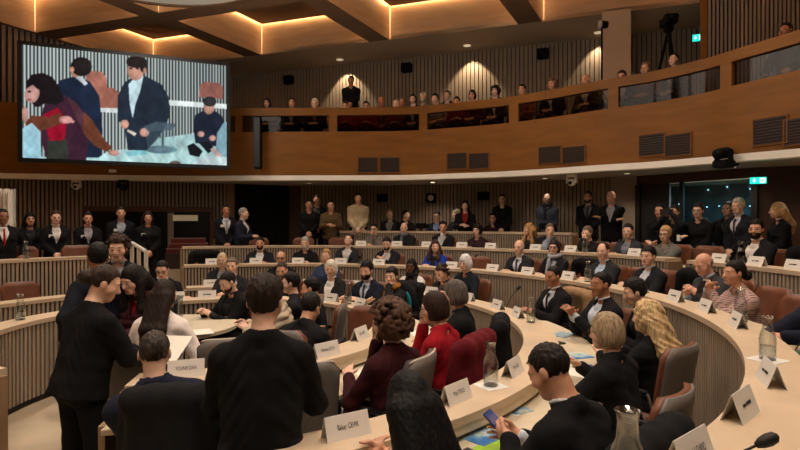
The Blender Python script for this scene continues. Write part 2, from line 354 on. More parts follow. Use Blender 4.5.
# ================= PEOPLE: fields and surface nets
V=lambda *a: np.array(a,float)
class Field:
    def __init__(s,lo,hi,h):
        s.h=h; s.lo=np.array(lo,float); n=np.ceil((np.array(hi)-s.lo)/h).astype(int)+1
        s.ax=[(s.lo[i]+h*np.arange(n[i])).astype(np.float32) for i in range(3)]
        s.d=np.full(n,10,np.float32)
    def sl(s,lo,hi):
        r=[]
        for i in range(3):
            a=int(max(0,math.floor((lo[i]-s.lo[i])/s.h))); b=int(min(len(s.ax[i]),math.ceil((hi[i]-s.lo[i])/s.h)+1))
            if b<=a: return None
            r.append(slice(a,b))
        return tuple(r)
    def co(s,sl): return s.ax[0][sl[0]][:,None,None],s.ax[1][sl[1]][None,:,None],s.ax[2][sl[2]][None,None,:]
    def mix(s,sl,e,k,sub=False):
        a=s.d[sl]
        if sub: e=-e; h=np.maximum(k-np.abs(a-e),0)/max(k,1e-6); s.d[sl]=np.maximum(a,e)+h*h*k*.25
        elif k>0: h=np.maximum(k-np.abs(a-e),0)/k; s.d[sl]=np.minimum(a,e)-h*h*k*.25
        else: s.d[sl]=np.minimum(a,e)
    def rc(s,a,b,ra,rb,k=.02,sub=False):
        a=np.asarray(a,float);b=np.asarray(b,float); r=max(ra,rb)+k+3*s.h
        sl=s.sl(np.minimum(a,b)-r,np.maximum(a,b)+r)
        if sl is None: return
        X,Y,Z=s.co(sl); ba=b-a; L=float(ba@ba)+1e-9
        t=np.clip(((X-a[0])*ba[0]+(Y-a[1])*ba[1]+(Z-a[2])*ba[2])/L,0,1)
        e=np.sqrt((X-a[0]-t*ba[0])**2+(Y-a[1]-t*ba[1])**2+(Z-a[2]-t*ba[2])**2)-(ra+(rb-ra)*t)
        s.mix(sl,e,k,sub)
    def el(s,c,rad,M=None,k=.02,sub=False):
        c=np.asarray(c,float); rad=np.asarray(rad,float); r=rad.max()+k+3*s.h
        sl=s.sl(c-r,c+r)
        if sl is None: return
        X,Y,Z=s.co(sl); x,y,z=X-c[0],Y-c[1],Z-c[2]
        if M is not None: x,y,z=[M[0][i]*x+M[1][i]*y+M[2][i]*z for i in range(3)]
        k0=np.sqrt((x/rad[0])**2+(y/rad[1])**2+(z/rad[2])**2); k1=np.sqrt((x/rad[0]**2)**2+(y/rad[1]**2)**2+(z/rad[2]**2)**2)+1e-6
        s.mix(sl,k0*(k0-1)/k1,k,sub)
    def full(s): return s.co((slice(None),)*3)
    def cut(s,e): s.d=np.maximum(s.d,e.astype(np.float32))
    def mesh(s):
        d=s.d; S=d<0; nx,ny,nz=d.shape
        c=np.zeros((nx-1,ny-1,nz-1),np.int8)
        for i in (0,1):
            for j in (0,1):
                for k in (0,1): c+=S[i:nx-1+i,j:ny-1+j,k:nz-1+k]
        I=np.argwhere((c>0)&(c<8))
        if len(I)==0: return np.zeros((0,3)),np.zeros((0,4),int)
        idx=np.full(c.shape,-1,np.int32); idx[I[:,0],I[:,1],I[:,2]]=np.arange(len(I))
        acc=np.zeros((len(I),3)); cnt=np.zeros(len(I)); off=[(i,j,k) for i in(0,1) for j in(0,1) for k in(0,1)]
        val={o:d[I[:,0]+o[0],I[:,1]+o[1],I[:,2]+o[2]] for o in off}
        for o in off:
            for ax in range(3):
                if o[ax]==0:
                    p=list(o);p[ax]=1;p=tuple(p); a,b=val[o],val[p]; mk=(a<0)!=(b<0)
                    t=np.where(mk,a/np.where(a==b,1,a-b),0); q=np.zeros((len(I),3))+o; q[:,ax]+=t
                    acc[mk]+=q[mk]; cnt[mk]+=1
        v=s.lo+s.h*(I+acc/cnt[:,None]); Q=[]
        for ax in range(3):
            o1=[(1,2),(2,0),(0,1)][ax]; sh=list(d.shape); sh[ax]-=1
            A=S[tuple(slice(0,-1) if q==ax else slice(None) for q in range(3))]; B=S[tuple(slice(1,None) if q==ax else slice(None) for q in range(3))]
            E=np.argwhere(A!=B); 
            if len(E)==0: continue
            ok=np.all([(E[:,q]>=1)&(E[:,q]<d.shape[q]-1) for q in o1],axis=0); E=E[ok]
            inside=A[E[:,0],E[:,1],E[:,2]]
            u=np.zeros(3,int);u[o1[0]]=1; w=np.zeros(3,int);w[o1[1]]=1
            g=lambda P: idx[P[:,0],P[:,1],P[:,2]]
            q=np.stack([g(E-u-w),g(E-w),g(E),g(E-u)],1)
            q[~inside]=q[~inside][:,::-1]; Q.append(q)
        return v,np.concatenate(Q)
def mkmesh(name,v,q,mats,parent=None,mi=None,loc=None,rz=0):
    me=bpy.data.meshes.new(name); me.vertices.add(len(v)); me.vertices.foreach_set('co',v.astype(np.float32).ravel())
    me.loops.add(q.size); me.loops.foreach_set('vertex_index',q.astype(np.int32).ravel())
    me.polygons.add(len(q)); me.polygons.foreach_set('loop_start',np.arange(0,q.size,4,dtype=np.int32))
    for m in mats: me.materials.append(m)
    if mi is not None: me.polygons.foreach_set('material_index',mi.astype(np.int32))
    me.polygons.foreach_set('use_smooth',np.ones(len(q),bool)); me.update(calc_edges=True); me.validate()
    return link(name,me,parent,loc,rz)
def rotm(yaw=0,pitch=0,roll=0):
    """columns = local axes; pitch>0 looks down, yaw>0 turns to the figure's left, roll>0 tilts to its right"""
    y,p,r=R(yaw),R(-pitch),R(roll)
    Z=np.array([[math.cos(y),-math.sin(y),0],[math.sin(y),math.cos(y),0],[0,0,1]])
    X=np.array([[1,0,0],[0,math.cos(p),-math.sin(p)],[0,math.sin(p),math.cos(p)]])
    Yr=np.array([[math.cos(r),0,math.sin(r)],[0,1,0],[-math.sin(r),0,math.cos(r)]])
    return Z@X@Yr
def ik(S,T,l1,l2,hint):
    d=T-S; L=np.linalg.norm(d); 
    if L>(l1+l2)*.995: T=S+d/L*(l1+l2)*.995; d=T-S; L=np.linalg.norm(d)
    if L<.08: T=S+V(0,.08,0); d=T-S; L=.08
    a=(l1*l1-l2*l2+L*L)/(2*L); h=math.sqrt(max(0,l1*l1-a*a)); u=d/L; w=hint-u*(hint@u); w/=np.linalg.norm(w)+1e-9
    return S+u*a+w*h, T
ARMS={ # hand targets (floor height relative to the seat datum) : left, right (figure's own), elbow hints out/down
 'desk':((-.15,.38,.82),(.15,.38,.82)), 'clasp':((-.025,.34,.96),(.03,.34,.96)), 'low':((-.06,.36,.80),(.06,.36,.80)),
 'lap':((-.1,.26,.68),(.1,.26,.68)), 'chin':((-.05,.33,.82),'chin'), 'chinl':('chinl',(.05,.33,.82)), 'read':((-.12,.3,.86),(.12,.3,.86)),
 'mouth':('mouthl','mouth'), 'phone':((-.05,.34,.90),(.07,.33,.92)), 'side':((-.27,.02,.0),(.27,.02,.0)), 'front':((-.04,.19,.0),(.05,.20,.0)),
 'cross':((.16,.17,.26),(-.14,.19,.22)), 'hold':((-.09,.27,.16),(.09,.27,.18)), 'face':((-.1,.2,.1),(.03,.22,.42))}
def hair_mat(c): return mat('hair',c,.6,.5,70,stretch=(1,1,.10),bump=.6,spec=.22)
def skin_mat(c): return mat('skin',c,.5,.05,14)
def cloth(c,rough=.9): return mat('cloth',tuple(max(k,12)+4 for k in c),rough,.14,30,bump=.12,spec=.18)
def plaid():
    if 'plaid' in MC: return MC['plaid']
    m=bpy.data.materials.new('pink_check'); m.use_nodes=True; n=m.node_tree.nodes; l=m.node_tree.links; b=n['Principled BSDF']; b.inputs['Roughness'].default_value=.9
    tc=n.new('ShaderNodeTexCoord'); outs=[]
    for ax,sc in (('Z',16.),('X',12.)):
        w=n.new('ShaderNodeTexWave'); w.bands_direction=ax; w.inputs['Scale'].default_value=sc; w.inputs['Distortion'].default_value=.6; l.new(tc.outputs['Object'],w.inputs['Vector']); outs.append(w)
    a=n.new('ShaderNodeMath'); a.operation='ADD'; l.new(outs[0].outputs['Fac'],a.inputs[0]); l.new(outs[1].outputs['Fac'],a.inputs[1])
    r=n.new('ShaderNodeValToRGB'); l.new(a.outputs[0],r.inputs[0]); e=r.color_ramp.elements; e[0].position=.2; e[0].color=(*s2l((94,56,62)),1); e[1].position=.9; e[1].color=(*s2l((186,158,152)),1)
    l.new(r.outputs[0],b.inputs['Base Color']); MC['plaid']=m; return m
EYE=mat('eye',(28,20,16),.2,0); EYEW=mat('eye_white',(205,198,190),.3,0)
SHOE=mat('shoe_leather',(18,15,13),.4,.1,10)
def hand(f,w,fwd,nrm,side,curl,h):
    """palm, four fingers and thumb from wrist w; side=+1 right hand"""
    fwd=fwd/np.linalg.norm(fwd); nrm=nrm-fwd*(nrm@fwd); nrm/=np.linalg.norm(nrm)+1e-9; lat=np.cross(fwd,nrm)*side
    r0=max(.0085,.62*h); out=[]
    for o in (-.022,.0,.022): f.rc(w+lat*o*.7+fwd*.012,w+lat*o+fwd*.085,.019,.015,.012)
    for o,l in ((-.033,.062),(-.011,.074),(.011,.080),(.033,.070)):
        b=w+lat*o*.98+fwd*.088; c1=R(curl*.5); c2=R(curl*1.25)
        m1=b+(fwd*math.cos(c1)+nrm*math.sin(c1))*l*.55+lat*o*.12; m2=m1+(fwd*math.cos(c2)+nrm*math.sin(c2))*l*.5
        f.rc(b-fwd*.02,m1,r0*1.08,r0,.004); f.rc(m1,m2,r0,r0*.86,.003)
    t0=w+lat*.024+fwd*.025; t1=t0+(lat*.75+fwd*.62+nrm*.35)*.042; t2=t1+(lat*.25+fwd*.85+nrm*.45)*.034
    f.rc(t0,t1,.014,.0115,.008); f.rc(t1,t2,.0112,.0095,.004)
NP=[0]
def person(label,sp,loc,rz,headz=None,dist=8.,group=None):
    """sp: dictionary of pose and look. root at floor under the pelvis, figure faces local +y"""
    g=sp.get; seated=g('pose','sit')=='sit'; h=g('h',.0065 if dist<4.2 else .008 if dist<6.2 else .0105 if dist<9 else .0135 if dist<12 else .017)
    fem=g('fem',0); sc=g('sc',1.0); lean=R(g('lean',4)); side=R(g('slean',0)); bw=g('bw',1.)*(.92 if fem else 1.)
    hz=.53 if seated else .93*sc
    TL=.54*sc if not headz else float(np.clip((headz-hz-.152)/max(.5,math.cos(lean)),.46,.62)) if seated else .54*sc
    P=V(0,0,hz); t=V(math.sin(side),math.sin(lean)*math.cos(side),math.cos(lean)*math.cos(side)); t/=np.linalg.norm(t)
    fw=V(0,math.cos(lean),-math.sin(lean)); rt=np.cross(fw,t); 
    at=lambda x,y,z: P+rt*x+fw*y+t*z
    NB=at(0,-.015,TL); hp=g('hp',4); Hm=rotm(g('hy',0),hp,g('hr',0)); 
    nd=t*.55+Hm[:,2]*.45; nd/=np.linalg.norm(nd); HCn=NB+nd*.102+fw*.026+Hm[:,2]*.05
    hl=lambda x,y,z: HCn+Hm@V(x,y,z)*hs
    hs=g('hs',.96)*(.96 if fem else 1.)
    Sh=[at(s*.180*bw,-.01,TL-.108) for s in (-1,1)]
    l1,l2=.285*sc,.25*sc; arms=[]
    A=ARMS[g('arms','desk')] if isinstance(g('arms','desk'),str) else g('arms')
    for i,s in enumerate((-1,1)):
        T=A[i]
        if isinstance(T,str):
            T={'chin':hl(.02,.115,-.135),'chinl':hl(-.02,.115,-.135),'mouth':hl(.02,.135,-.105),'mouthl':hl(-.02,.135,-.105)}[T]; up=True
        else:
            T=V(*T); up=False
            if not seated and not g('absarms'): T=V(T[0],T[1],T[2]); T=P+V(T[0],T[1]+math.sin(lean)*.2,T[2]) if T[2]!=0 or True else T
            elif seated: T=V(T[0],T[1],T[2]+g('az',0.))
        hint=V(s*.55,-.35,-.75) if not g('elbow') else V(s*g('elbow')[0],g('elbow')[1],g('elbow')[2])
        E,W=ik(Sh[i],T,l1,l2,hint); arms.append((Sh[i],E,W,up))
    legs=[]
    for s in (-1,1):
        H0=P+V(s*.09*bw,0,-.02)
        if seated: K=V(s*g('knees',.11),.43,.50); An=V(s*.11,.40+g('ft',0),.09)
        else: K=V(s*(.10+g('st',0)*.5),.03,.50*sc); An=V(s*(.09+g('st',0)),-.02,.085)
        legs.append((H0,K,An))
    pts=[HCn+Hm[:,2]*.2,HCn-V(.2,.2,.2),HCn+V(.2,.2,.2)]+[q for a in arms for q in a[:3]]+[q for a in legs for q in a]+[P-V(.25,.2,.1),P+V(.25,.2,0)]
    hands=[]
    for i,s in enumerate((-1,1)):
        S_,E,W,up=arms[i]; fd=W-E; fd/=np.linalg.norm(fd)
        hd=g('hd',(None,None))[i]; fd2=fd if hd is None else V(*hd)/np.linalg.norm(V(*hd))
        nr=V(-s*.5,-.15,-.8) if not up else V(-s*.7,-.7,0.)
        hn=g('hn',(None,None))[i]; nr=nr if hn is None else V(*hn)
        hands.append((W,fd2,nr,s)); pts+=[W+fd2*.2]
    lo=np.min(pts,0)-.16; hi=np.max(pts,0)+.16; lo[2]=min(lo[2],-.01)
    # prims
    def torso(f,ex,k=.05,hem=0.):
        for s in (-1,1):
            f.rc(at(s*.068*bw,0,-.03-hem),at(s*.062*bw,.0,.14),.112*bw+ex,.098*bw+ex*1.1,k)
            f.rc(at(s*.062*bw,0,.14),at(s*.080*bw,.01,TL-.19),.098*bw+ex*1.1,.103*bw+ex,k)
            f.rc(at(s*.080*bw,.01,TL-.19),at(s*.148*bw,-.012,TL-.118),.103*bw+ex,.060+ex,k)
            if fem: f.rc(at(s*.068,.075,TL-.19),at(s*.075,.085,TL-.21),.048+ex*.5,.05+ex*.5,.04)
        f.rc(at(-.1*bw,-.02,TL-.10),at(.1*bw,-.02,TL-.10),.055+ex,.055+ex,k)
        for s in (-1,1): f.rc(at(s*.02,-.028,TL-.01),at(s*.15*bw,-.02,TL-.10),.046+ex*.6,.046+ex*.9,.03)
        if g('belly'): f.rc(at(0,.06,.1),at(0,.07,.16),.10+ex,.10+ex,.05)
    def armf(f,ex,k=.03,end=1.0,only=None):
        for (S_,E,W,up) in arms:
            f.rc(S_,E,.054*bw+ex,.042+ex,k); f.rc(E,E+(W-E)*end,.042+ex,(.028 if end==1 else .030)+ex,k)
    def legf(f,ex,k=.03,end=1.0):
        for (H0,K,An) in legs: f.rc(H0,K,.082*bw+ex,.055+ex,k+.01); f.rc(K,K+(An-K)*end,.054+ex,.036+ex,k)
    def headf(f):
        e=lambda c,r,k=.02,sub=False: f.el(hl(*c),np.array(r)*hs,Hm,k,sub)
        r_=lambda a,b,ra,rb,k=.012,sub=False: f.rc(hl(*a),hl(*b),ra*hs,rb*hs,k,sub)
        f.rc(NB-t*.03,hl(0,-.022,-.07),.056*bw,.050*bw,.03)
        e((0,-.014,.028),(.076,.097,.092)); e((0,.028,-.040),(.062,.064,.076),.03)
        r_((-.022,.066,-.094),(.022,.066,-.094),.022,.022,.03)
        r_((0,.088,.008),(0,.108,-.030),.009,.0145,.012); r_((-.013,.096,-.036),(.013,.096,-.036),.008,.008,.008)
        r_((-.042,.074,.026),(.042,.074,.026),.014,.014,.02)
        for s in (-1,1):
            r_((s*.034,.105,.006),(s*.036,.104,.006),.013,.013,.012,True)
            e((s*.034,.082,.005),(.015,.012,.012),.003)
            e((s*.080,-.006,-.008),(.010,.020,.030),.008); r_((s*.046,.062,-.026),(s*.05,.05,-.03),.022,.022,.03)
        r_((-.019,.088,-.064),(.019,.088,-.064),.0085,.0085,.007); r_((-.016,.087,-.075),(.016,.087,-.075),.009,.009,.007)
    f=Field(lo,hi,h); torso(f,0.); armf(f,0.); legf(f,0.); headf(f)
    for (H0,K,An) in legs: f.rc(An+V(0,-.03,-.045),An+V(0,.14,-.055),.034,.028,.02)
    for (W,fd,nr,s) in hands: hand(f,W,fd,nr,s,g('curl',38),h)
    v,q=f.mesh(); c=v[q].mean(1)
    # material zones on the face by position in head space
    L=(c-HCn)@Hm/hs; mi=np.zeros(len(q),int); x,y,z=np.abs(L[:,0]),L[:,1],L[:,2]
    sk=g('skin',(214,160,128))
    if dist<13:
        ee=((x-.034)/.0145)**2+((z-.004)/(.0062 if h<.01 else .0075))**2; mi[(ee<1)&(y>.06)]=1
        if h<.0085: mi[(ee<1)&(y>.06)&(np.abs(x-.034)>.008)]=2
        mi[(x>.016)&(x<.050)&(z>.021)&(z<.029)&(y>.05)]=3
        mi[(x<.023)&(z>-.077)&(z<-.060)&(y>.074)]=4
    hc=g('hairc',(36,28,24)); lip=tuple(int(a*b) for a,b in zip(sk,(.78,.58,.58))) if not g('lips') else g('lips')
    brow=tuple(int(a*.6+b*.4) for a,b in zip(hc,sk)) if g('hair')!='bald' or sum(hc)<300 else tuple(int(a*.75) for a in sk)
    root=mkmesh('person',v,q,[skin_mat(sk),EYE,EYEW,mat('brow',brow,.8,.1),mat('lip',lip,.5,.05)],None,mi,loc,rz); tag(root,label,'person',group); NP[0]+=1
    def part(name,f,m,label=None):
        v,q=f.mesh()
        if len(q)==0: return None
        o=mkmesh(name,v,q,[m],root)
        if label: o['label']=label
        return o
    # ---- hair
    hair=g('hair','short')
    hh=min(h,.009) if dist<9 else h
    if hair!='bald':
        ext=.24+(.45 if hair in('long','braid','ponytail') else 0)
        f=Field(HCn-V(.24,.24,ext)-(t*.0),HCn+V(.24,.24,.24),hh); X,Y,Z=f.full()
        x,y,z=[(X-HCn[0])*Hm[0][i]+(Y-HCn[1])*Hm[1][i]+(Z-HCn[2])*Hm[2][i] for i in range(3)]; x,y,z=x/hs,y/hs,z/hs
        e=lambda c,r,k=.02,sub=False: f.el(hl(*c),np.array(r)*hs,Hm,k,sub)
        th=g('thick',.010)
        if hair=='fringe': e((0,-.02,.02),(.083,.102,.088)); f.cut(z-.022); f.cut(-.07-z); f.cut(y-.012)
        else:
            e((0,-.018,.034),(.078+th*.55,.097+th,.090+th*1.3))
            zb=-.066+np.clip((y+.045)/.10,0,1)*(.140+(.0 if hair!='reced' else .02))-np.exp(-((y-.018)/.014)**2)*.045*(y<.03)
            if hair in('short','reced','bun','ponytail'): f.cut(zb-z)
            if hair=='reced': f.el(hl(0,.10,.09),np.array((.075,.085,.06))*hs,Hm,.02,True)
            if hair in('bob','long','braid','curly'):
                lowb={'bob':-.10,'long':-.14,'braid':-.06,'curly':-.08}[hair]
                e((0,-.028,-.03),(.094+th*.6,.088+th,.115),.03); f.cut(lowb-z)
            fc=.128 if not g('fringe') else .126
            f.el(hl(0,fc,-.032),np.array((.082,.088,.108 if not g('fringe') else .082))*hs,Hm,.008,True)
            if hair=='bun': e((0,-.132,g('bunz',.0)),(.056,.048,.052),.008)
            if hair=='long' or hair=='ponytail':
                ln=g('hlen',.30); nw=g('narrow',1.)
                for s in ((-1,0,1) if hair=='long' else (0,)):
                    f.rc(hl(s*.05,-.075,-.03),at(s*.075*nw,-.115-.02,TL-ln*.35),.062*nw if hair=='long' else .035,.050*nw if hair=='long' else .035,.03); f.rc(at(s*.075*nw,-.135,TL-ln*.35),at(s*.07*nw,-.135,TL-ln),.050*nw if hair=='long' else .035,.022,.03)
                if hair=='long' and g('front'):
                    for s in (-1,1): f.rc(hl(s*.085,.0,-.04),at(s*.10,.09,TL-.08),.032,.035,.03); f.rc(at(s*.10,.09,TL-.08),at(s*.10,.11,TL-.2),.035,.015,.03)
            if hair=='braid': f.rc(hl(-.07,-.06,-.05),at(-.10,.06,TL-.10),.045,.045,.02); f.rc(at(-.10,.06,TL-.10),at(-.08,.12,TL-.28),.045,.03,.02)
            if hair=='curly' or g('curls'):
                rg=np.random.default_rng(NP[0]); n=g('ncurl',170)
                for _ in range(n):
                    p=rg.normal(size=3); p/=np.linalg.norm(p)
                    if p[1]>.45 and p[2]<.45 or p[2]<-.75: continue
                    f.rc(hl(*(p*V(.095,.112,.115)*g('cv',1.12)+V(0,-.03,.015))),hl(*(p*V(.1,.118,.12)*g('cv',1.12)+V(0,-.03,.01))),g('cr',.020),g('cr',.020)*.9,.006)
        if g('wave'): f.d+=(g('wave')*(np.sin(62*z+38*x+3*np.sin(25*y+9*x))*.6+.5*np.sin(95*z-70*y+40*x+2*np.sin(30*z))+.35*np.sin(240*x+60*y+20*z))).astype(np.float32)
        if not (hair in('fringe',)):
            am=(.0030 if hh<.0098 else .0022)*(0 if hair=='curly' else .4 if hair in('long','bob') else 1); p1=NP[0]*1.7; f.d+= (am*(np.sin(150*x+40*z+p1+2*np.sin(60*y))*np.sin(70*y+55*z+p1)+.8*np.sin(260*x-90*y+p1)*np.sin(120*z+60*y))).astype(np.float32)
        part('hair',f,hair_mat(hc))
    if g('beard'):
        f=Field(HCn-V(.18,.18,.18),HCn+V(.18,.18,.1),hh); X,Y,Z=f.full()
        x,y,z=[((X-HCn[0])*Hm[0][i]+(Y-HCn[1])*Hm[1][i]+(Z-HCn[2])*Hm[2][i])/hs for i in range(3)]
        bt=.007*g('beard'); f.el(hl(0,.028,-.044),np.array((.064+bt,.068+bt,.080+bt))*hs,Hm,.01); f.rc(hl(-.024,.066,-.096),hl(.024,.066,-.096),.024+bt,.024+bt,.02)
        f.cut(z+.030+np.clip((np.abs(x)-.045)/.02,0,1)*-.035); f.cut(-y-.0)
        f.el(hl(0,.105,-.030),np.array((.042,.05,.022))*hs,Hm,.006,True); f.el(hl(0,.10,-.068),np.array((.020,.03,.008))*hs,Hm,.004,True)
        part('beard',f,hair_mat(g('beardc',hc)))
    # ---- clothes
    top=g('top','jacket'); tc=g('topc',(26,27,32)); torso_hi=hi
    X_=None
    def tco(f):
        X,Y,Z=f.full(); X,Y,Z=X-P[0],Y-P[1],Z-P[2]
        return [X*a[0]+Y*a[1]+Z*a[2] for a in (rt,fw,t)]
    def gar(ex,end,hem,collar_cut,vneck=0,arms_on=True,puff=0.):
        f=Field(lo,hi,h); torso(f,ex,.05,hem)
        if arms_on: armf(f,ex*.9,.03,end)
        if g('skirt') and top=='jacket': f.rc(at(-.05,-.01,-.02),at(-.08,-.02,-.20),.11+ex,.125+ex,.05); f.rc(at(.05,-.01,-.02),at(.08,-.02,-.26),.11+ex,.135+ex,.05)
        x,y,z=tco(f)
        if g('skirt') and top=='jacket': f.cut(-.085-z)
        fold=(.0035*np.sin(31*z+9*x+NP[0])*np.sin(17*y-14*x)+.0022*np.sin(70*z+45*np.abs(x)+8*np.sin(9*x+NP[0]))*np.sin(12*x+9*y+NP[0])+puff*np.abs(np.sin(z*42))).astype(np.float32); f.d-=fold
        if collar_cut: f.rc(NB-t*.03,NB+nd*.14+fw*.02,collar_cut,collar_cut*.98,.004,True)
        if vneck: 
            f.cut(-np.maximum(np.abs(x)-np.clip((z-vneck)*.30,-1,.088)-.004,.03-y))
        return f
    def collar(f,r,th,zup=.02):
        n=14
        for i in range(n):
            a0,a1=2*math.pi*i/n,2*math.pi*(i+1)/n
            p=[NB+rt*math.sin(a)*r+fw*(math.cos(a)*r*.95+.012)+t*(zup-.022*max(0,math.cos(a))) for a in (a0,a1)]
            if top!='tee' and math.cos((a0+a1)/2)>(.30 if th==.012 and top in('jacket','coat') else .93): continue
            f.rc(p[0],p[1],th,th,.006)
    if top in('jacket','coat'):
        vb=TL*.36 if top=='jacket' else TL*.72
        f=gar(.020 if top=='jacket' else .03,.90,.10,.064,vb)
        collar(f,.070*bw+.004,.012,.012)
        for s in (-1,1): f.rc(at(s*.080,.03,TL-.02),at(s*.026,.135*bw,vb+.06),.011,.008,.006)
        part(g('topname','jacket'),f,cloth(tc))
        sh_=g('shirt',(196,200,205))
        if sh_:
            f=Field(lo,hi,h); torso(f,.008); armf(f,.006,.03,.955); collar(f,.060*bw+.002,.010,.028); x,y,z=tco(f); f.cut(-z-.0)
            f.rc(at(-.02,.045,TL-.055-(0 if g('tie') else .02)),at(.02,.045,TL-.055-(0 if g('tie') else .02)),.032,.032,.03)
            f.rc(NB+t*.035,NB+nd*.16+fw*.02,.056*bw,.056*bw,.003,True)
            part('shirt',f,cloth(sh_,.7))
        if g('tie'):
            f=Field(lo,hi,h); f.rc(at(0,.082*bw,TL-.055),at(0,.112*bw,TL-.10),.017,.012,.004); f.rc(at(0,.112*bw,TL-.10),at(0,.122*bw,TL*.42),.013,.02,.004)
            part('tie',f,cloth(g('tie'),.5))
    else:
        ex={'tee':.010,'sweater':.016,'puffer':.030,'blouse':.014}[top]; 
        f=gar(ex,{'tee':.35,'sweater':.95,'puffer':.93,'blouse':.94}[top],.06,.062 if top!='puffer' else .07,TL*.62 if top=='puffer' else 0,True,.012 if top=='puffer' else 0.)
        if top in('sweater','puffer','blouse'): collar(f,.066*bw,.011 if top!='puffer' else .024,.012)
        part(g('topname',{'tee':'shirt','sweater':'sweater','puffer':'puffer_jacket','blouse':'blouse'}[top]),f,plaid() if g('topm') else cloth(tc))
        if top=='puffer': f=Field(lo,hi,h); torso(f,.010); collar(f,.06,.01,.015); x,y,z=tco(f); f.cut(-z); part('sweater',f,cloth(g('shirt',(120,20,28))))
    if g('scarf'):
        f=Field(lo,hi,h); n=12
        for i in range(n):
            a0,a1=2*math.pi*i/n,2*math.pi*(i+1)/n; p=[NB+rt*math.sin(a)*.082+fw*(math.cos(a)*.08+.012)+t*(.02-.012*math.cos(a)) for a in (a0,a1)]; f.rc(p[0],p[1],.03,.03,.01)
        f.rc(at(.03,.10,TL-.05),at(.05,.14,TL-.27),.03,.032,.02); part('scarf',f,cloth(g('scarf')))
    f=Field(lo,V(hi[0],hi[1],hz+.2),h); bot=g('botc',(22,22,26))
    for s in (-1,1): f.rc(at(s*.068*bw,0,-.03),at(s*.062*bw,.0,.08),.112*bw+.010,.100*bw+.008,.05)
    legf(f,.014,.03,.97); part('trousers',f,cloth(bot))
    if dist<9:
        for (H0,K,An) in legs:
            f=Field(An+V(-.1,-.15,-.12),An+V(.1,.28,.05),h); f.rc(An+V(0,-.03,-.045),An+V(0,.15,-.055),.042,.034,.02); f.cut(-(f.full()[2])+0.0*f.d+.001)
            part('shoe',f,SHOE)
    if g('glasses'):
        m=MB(); gr=.0022 if dist<6 else .0035
        for s in (-1,1):
            c=[hl(s*.034+.023*math.cos(a),.106-abs(.004*math.cos(a)),.003+.018*math.sin(a)) for a in np.linspace(0,2*math.pi,13)]; m.tube(c,gr,5,False)
            m.tube([hl(s*.057,.102,.006),hl(s*.08,.04,.01),hl(s*.084,-.02,.002)],gr,5)
        m.tube([hl(-.011,.108,.006),hl(.011,.108,.006)],gr,5)
        m.build('glasses',mat('spectacle_frame',g('glasses') if isinstance(g('glasses'),tuple) else (20,18,18),.3,0),root)
    if g('badge'):
        m=MB(); 
        c=at(.10*bw,.0,TL-.16); B=Matrix([list(rt),list(fw),list(t)]).transposed(); cc=at(.095*bw,.148*bw,TL-.17); m.box(cc,(.075,.006,.05),M=B)
        m.build('name_badge',mat('badge_card',(225,225,225),.5,.04),root)
    for (nm,fn) in g('extra',()): fn(root,at,hl,arms)
    return root,HCn,arms
def place(label,sp,u,v,XY,floor,face,group=None):
    """put a figure so that its head stands on the sight line of picture column u at the distance of XY; face = world bearing in degrees"""
    rz=R(face)-math.pi/2; Y=XY[1]
    lean=R(sp.get('lean',4)); seated=sp.get('pose','sit')=='sit'; sl=R(sp.get('slean',0))
    for _ in range(3):
        offy=math.sin(lean)*(.555+.10)+.015; offx=math.sin(sl)*.64
        ox=offx*math.cos(rz)-offy*math.sin(rz); oy=offx*math.sin(rz)+offy*math.cos(rz)
        hx,hy=XY[0]+ox,XY[1]+oy
        tgt=(u-400)/F*hy; XY=(XY[0]+(tgt-hx),XY[1])
    hy=XY[1]+oy; hzw=CAMZ+(V0-v)/F*hy; need=hzw-floor
    if seated:
        nom=.53+.54*math.cos(lean)+.152
        if abs(need-nom)>.09: print('SIT %-44s need %.2f nom %.2f dist %.1f'%(label[:44],need,nom,hy))
        sp=dict(sp)
    else:
        nom=.93+.54*math.cos(lean)+.152; s=need/nom
        if abs(s-1)>.1: print('STAND %-44s scale %.2f dist %.1f'%(label[:44],s,hy))
        sp=dict(sp); sp['sc']=float(np.clip(s,.85,1.15)); 
    return person(label,sp,(XY[0],XY[1],floor),rz,need if seated else None,hy,group)
# ================= PEOPLE: who sits and stands where
BLK=(17,17,19); NAVY=(24,28,44); GREY=(66,66,70); CHAR=(38,38,42)
FAIR=(224,180,154); MIDS=(204,152,122); TAN=(170,116,84); DARK=(92,58,42)
H_BLK=(20,17,16); H_BRN=(52,36,26); H_DBR=(36,26,21); H_GRY=(128,122,116); H_WHT=(220,214,204); H_BLD=(196,162,112)
SEATS=[]      # (x,y,floor,bearing,who,kind)
PLACED={}
def S(ring,u,v,who,state,r=None,far=True,yaw=0,chair='brown',grp=None,**sp):
    rr=RD[ring]+.85+(r or 0); x,y=ringpt(u,rr,far); floor=sp.pop('floor',FL[ring]); f=math.degrees(math.atan2(CY-y,CX-x))+yaw
    o,hc,a=place(who+' '+state,sp,u,v,(x,y),floor,f,grp)
    PLACED[who]=(o,hc,a,f)
    if chair: SEATS.append((o.location.x,o.location.y,floor,f,who,chair))
    return o
def G(u,v,Y,floor,bearing,who,state,chair=None,grp=None,**sp):
    o,hc,a=place(who+' '+state,sp,u,v,((u-400)/F*Y,Y),floor,bearing,grp); PLACED[who]=(o,hc,a,bearing)
    if chair: SEATS.append((o.location.x,o.location.y,floor,bearing,who,chair))
    return o
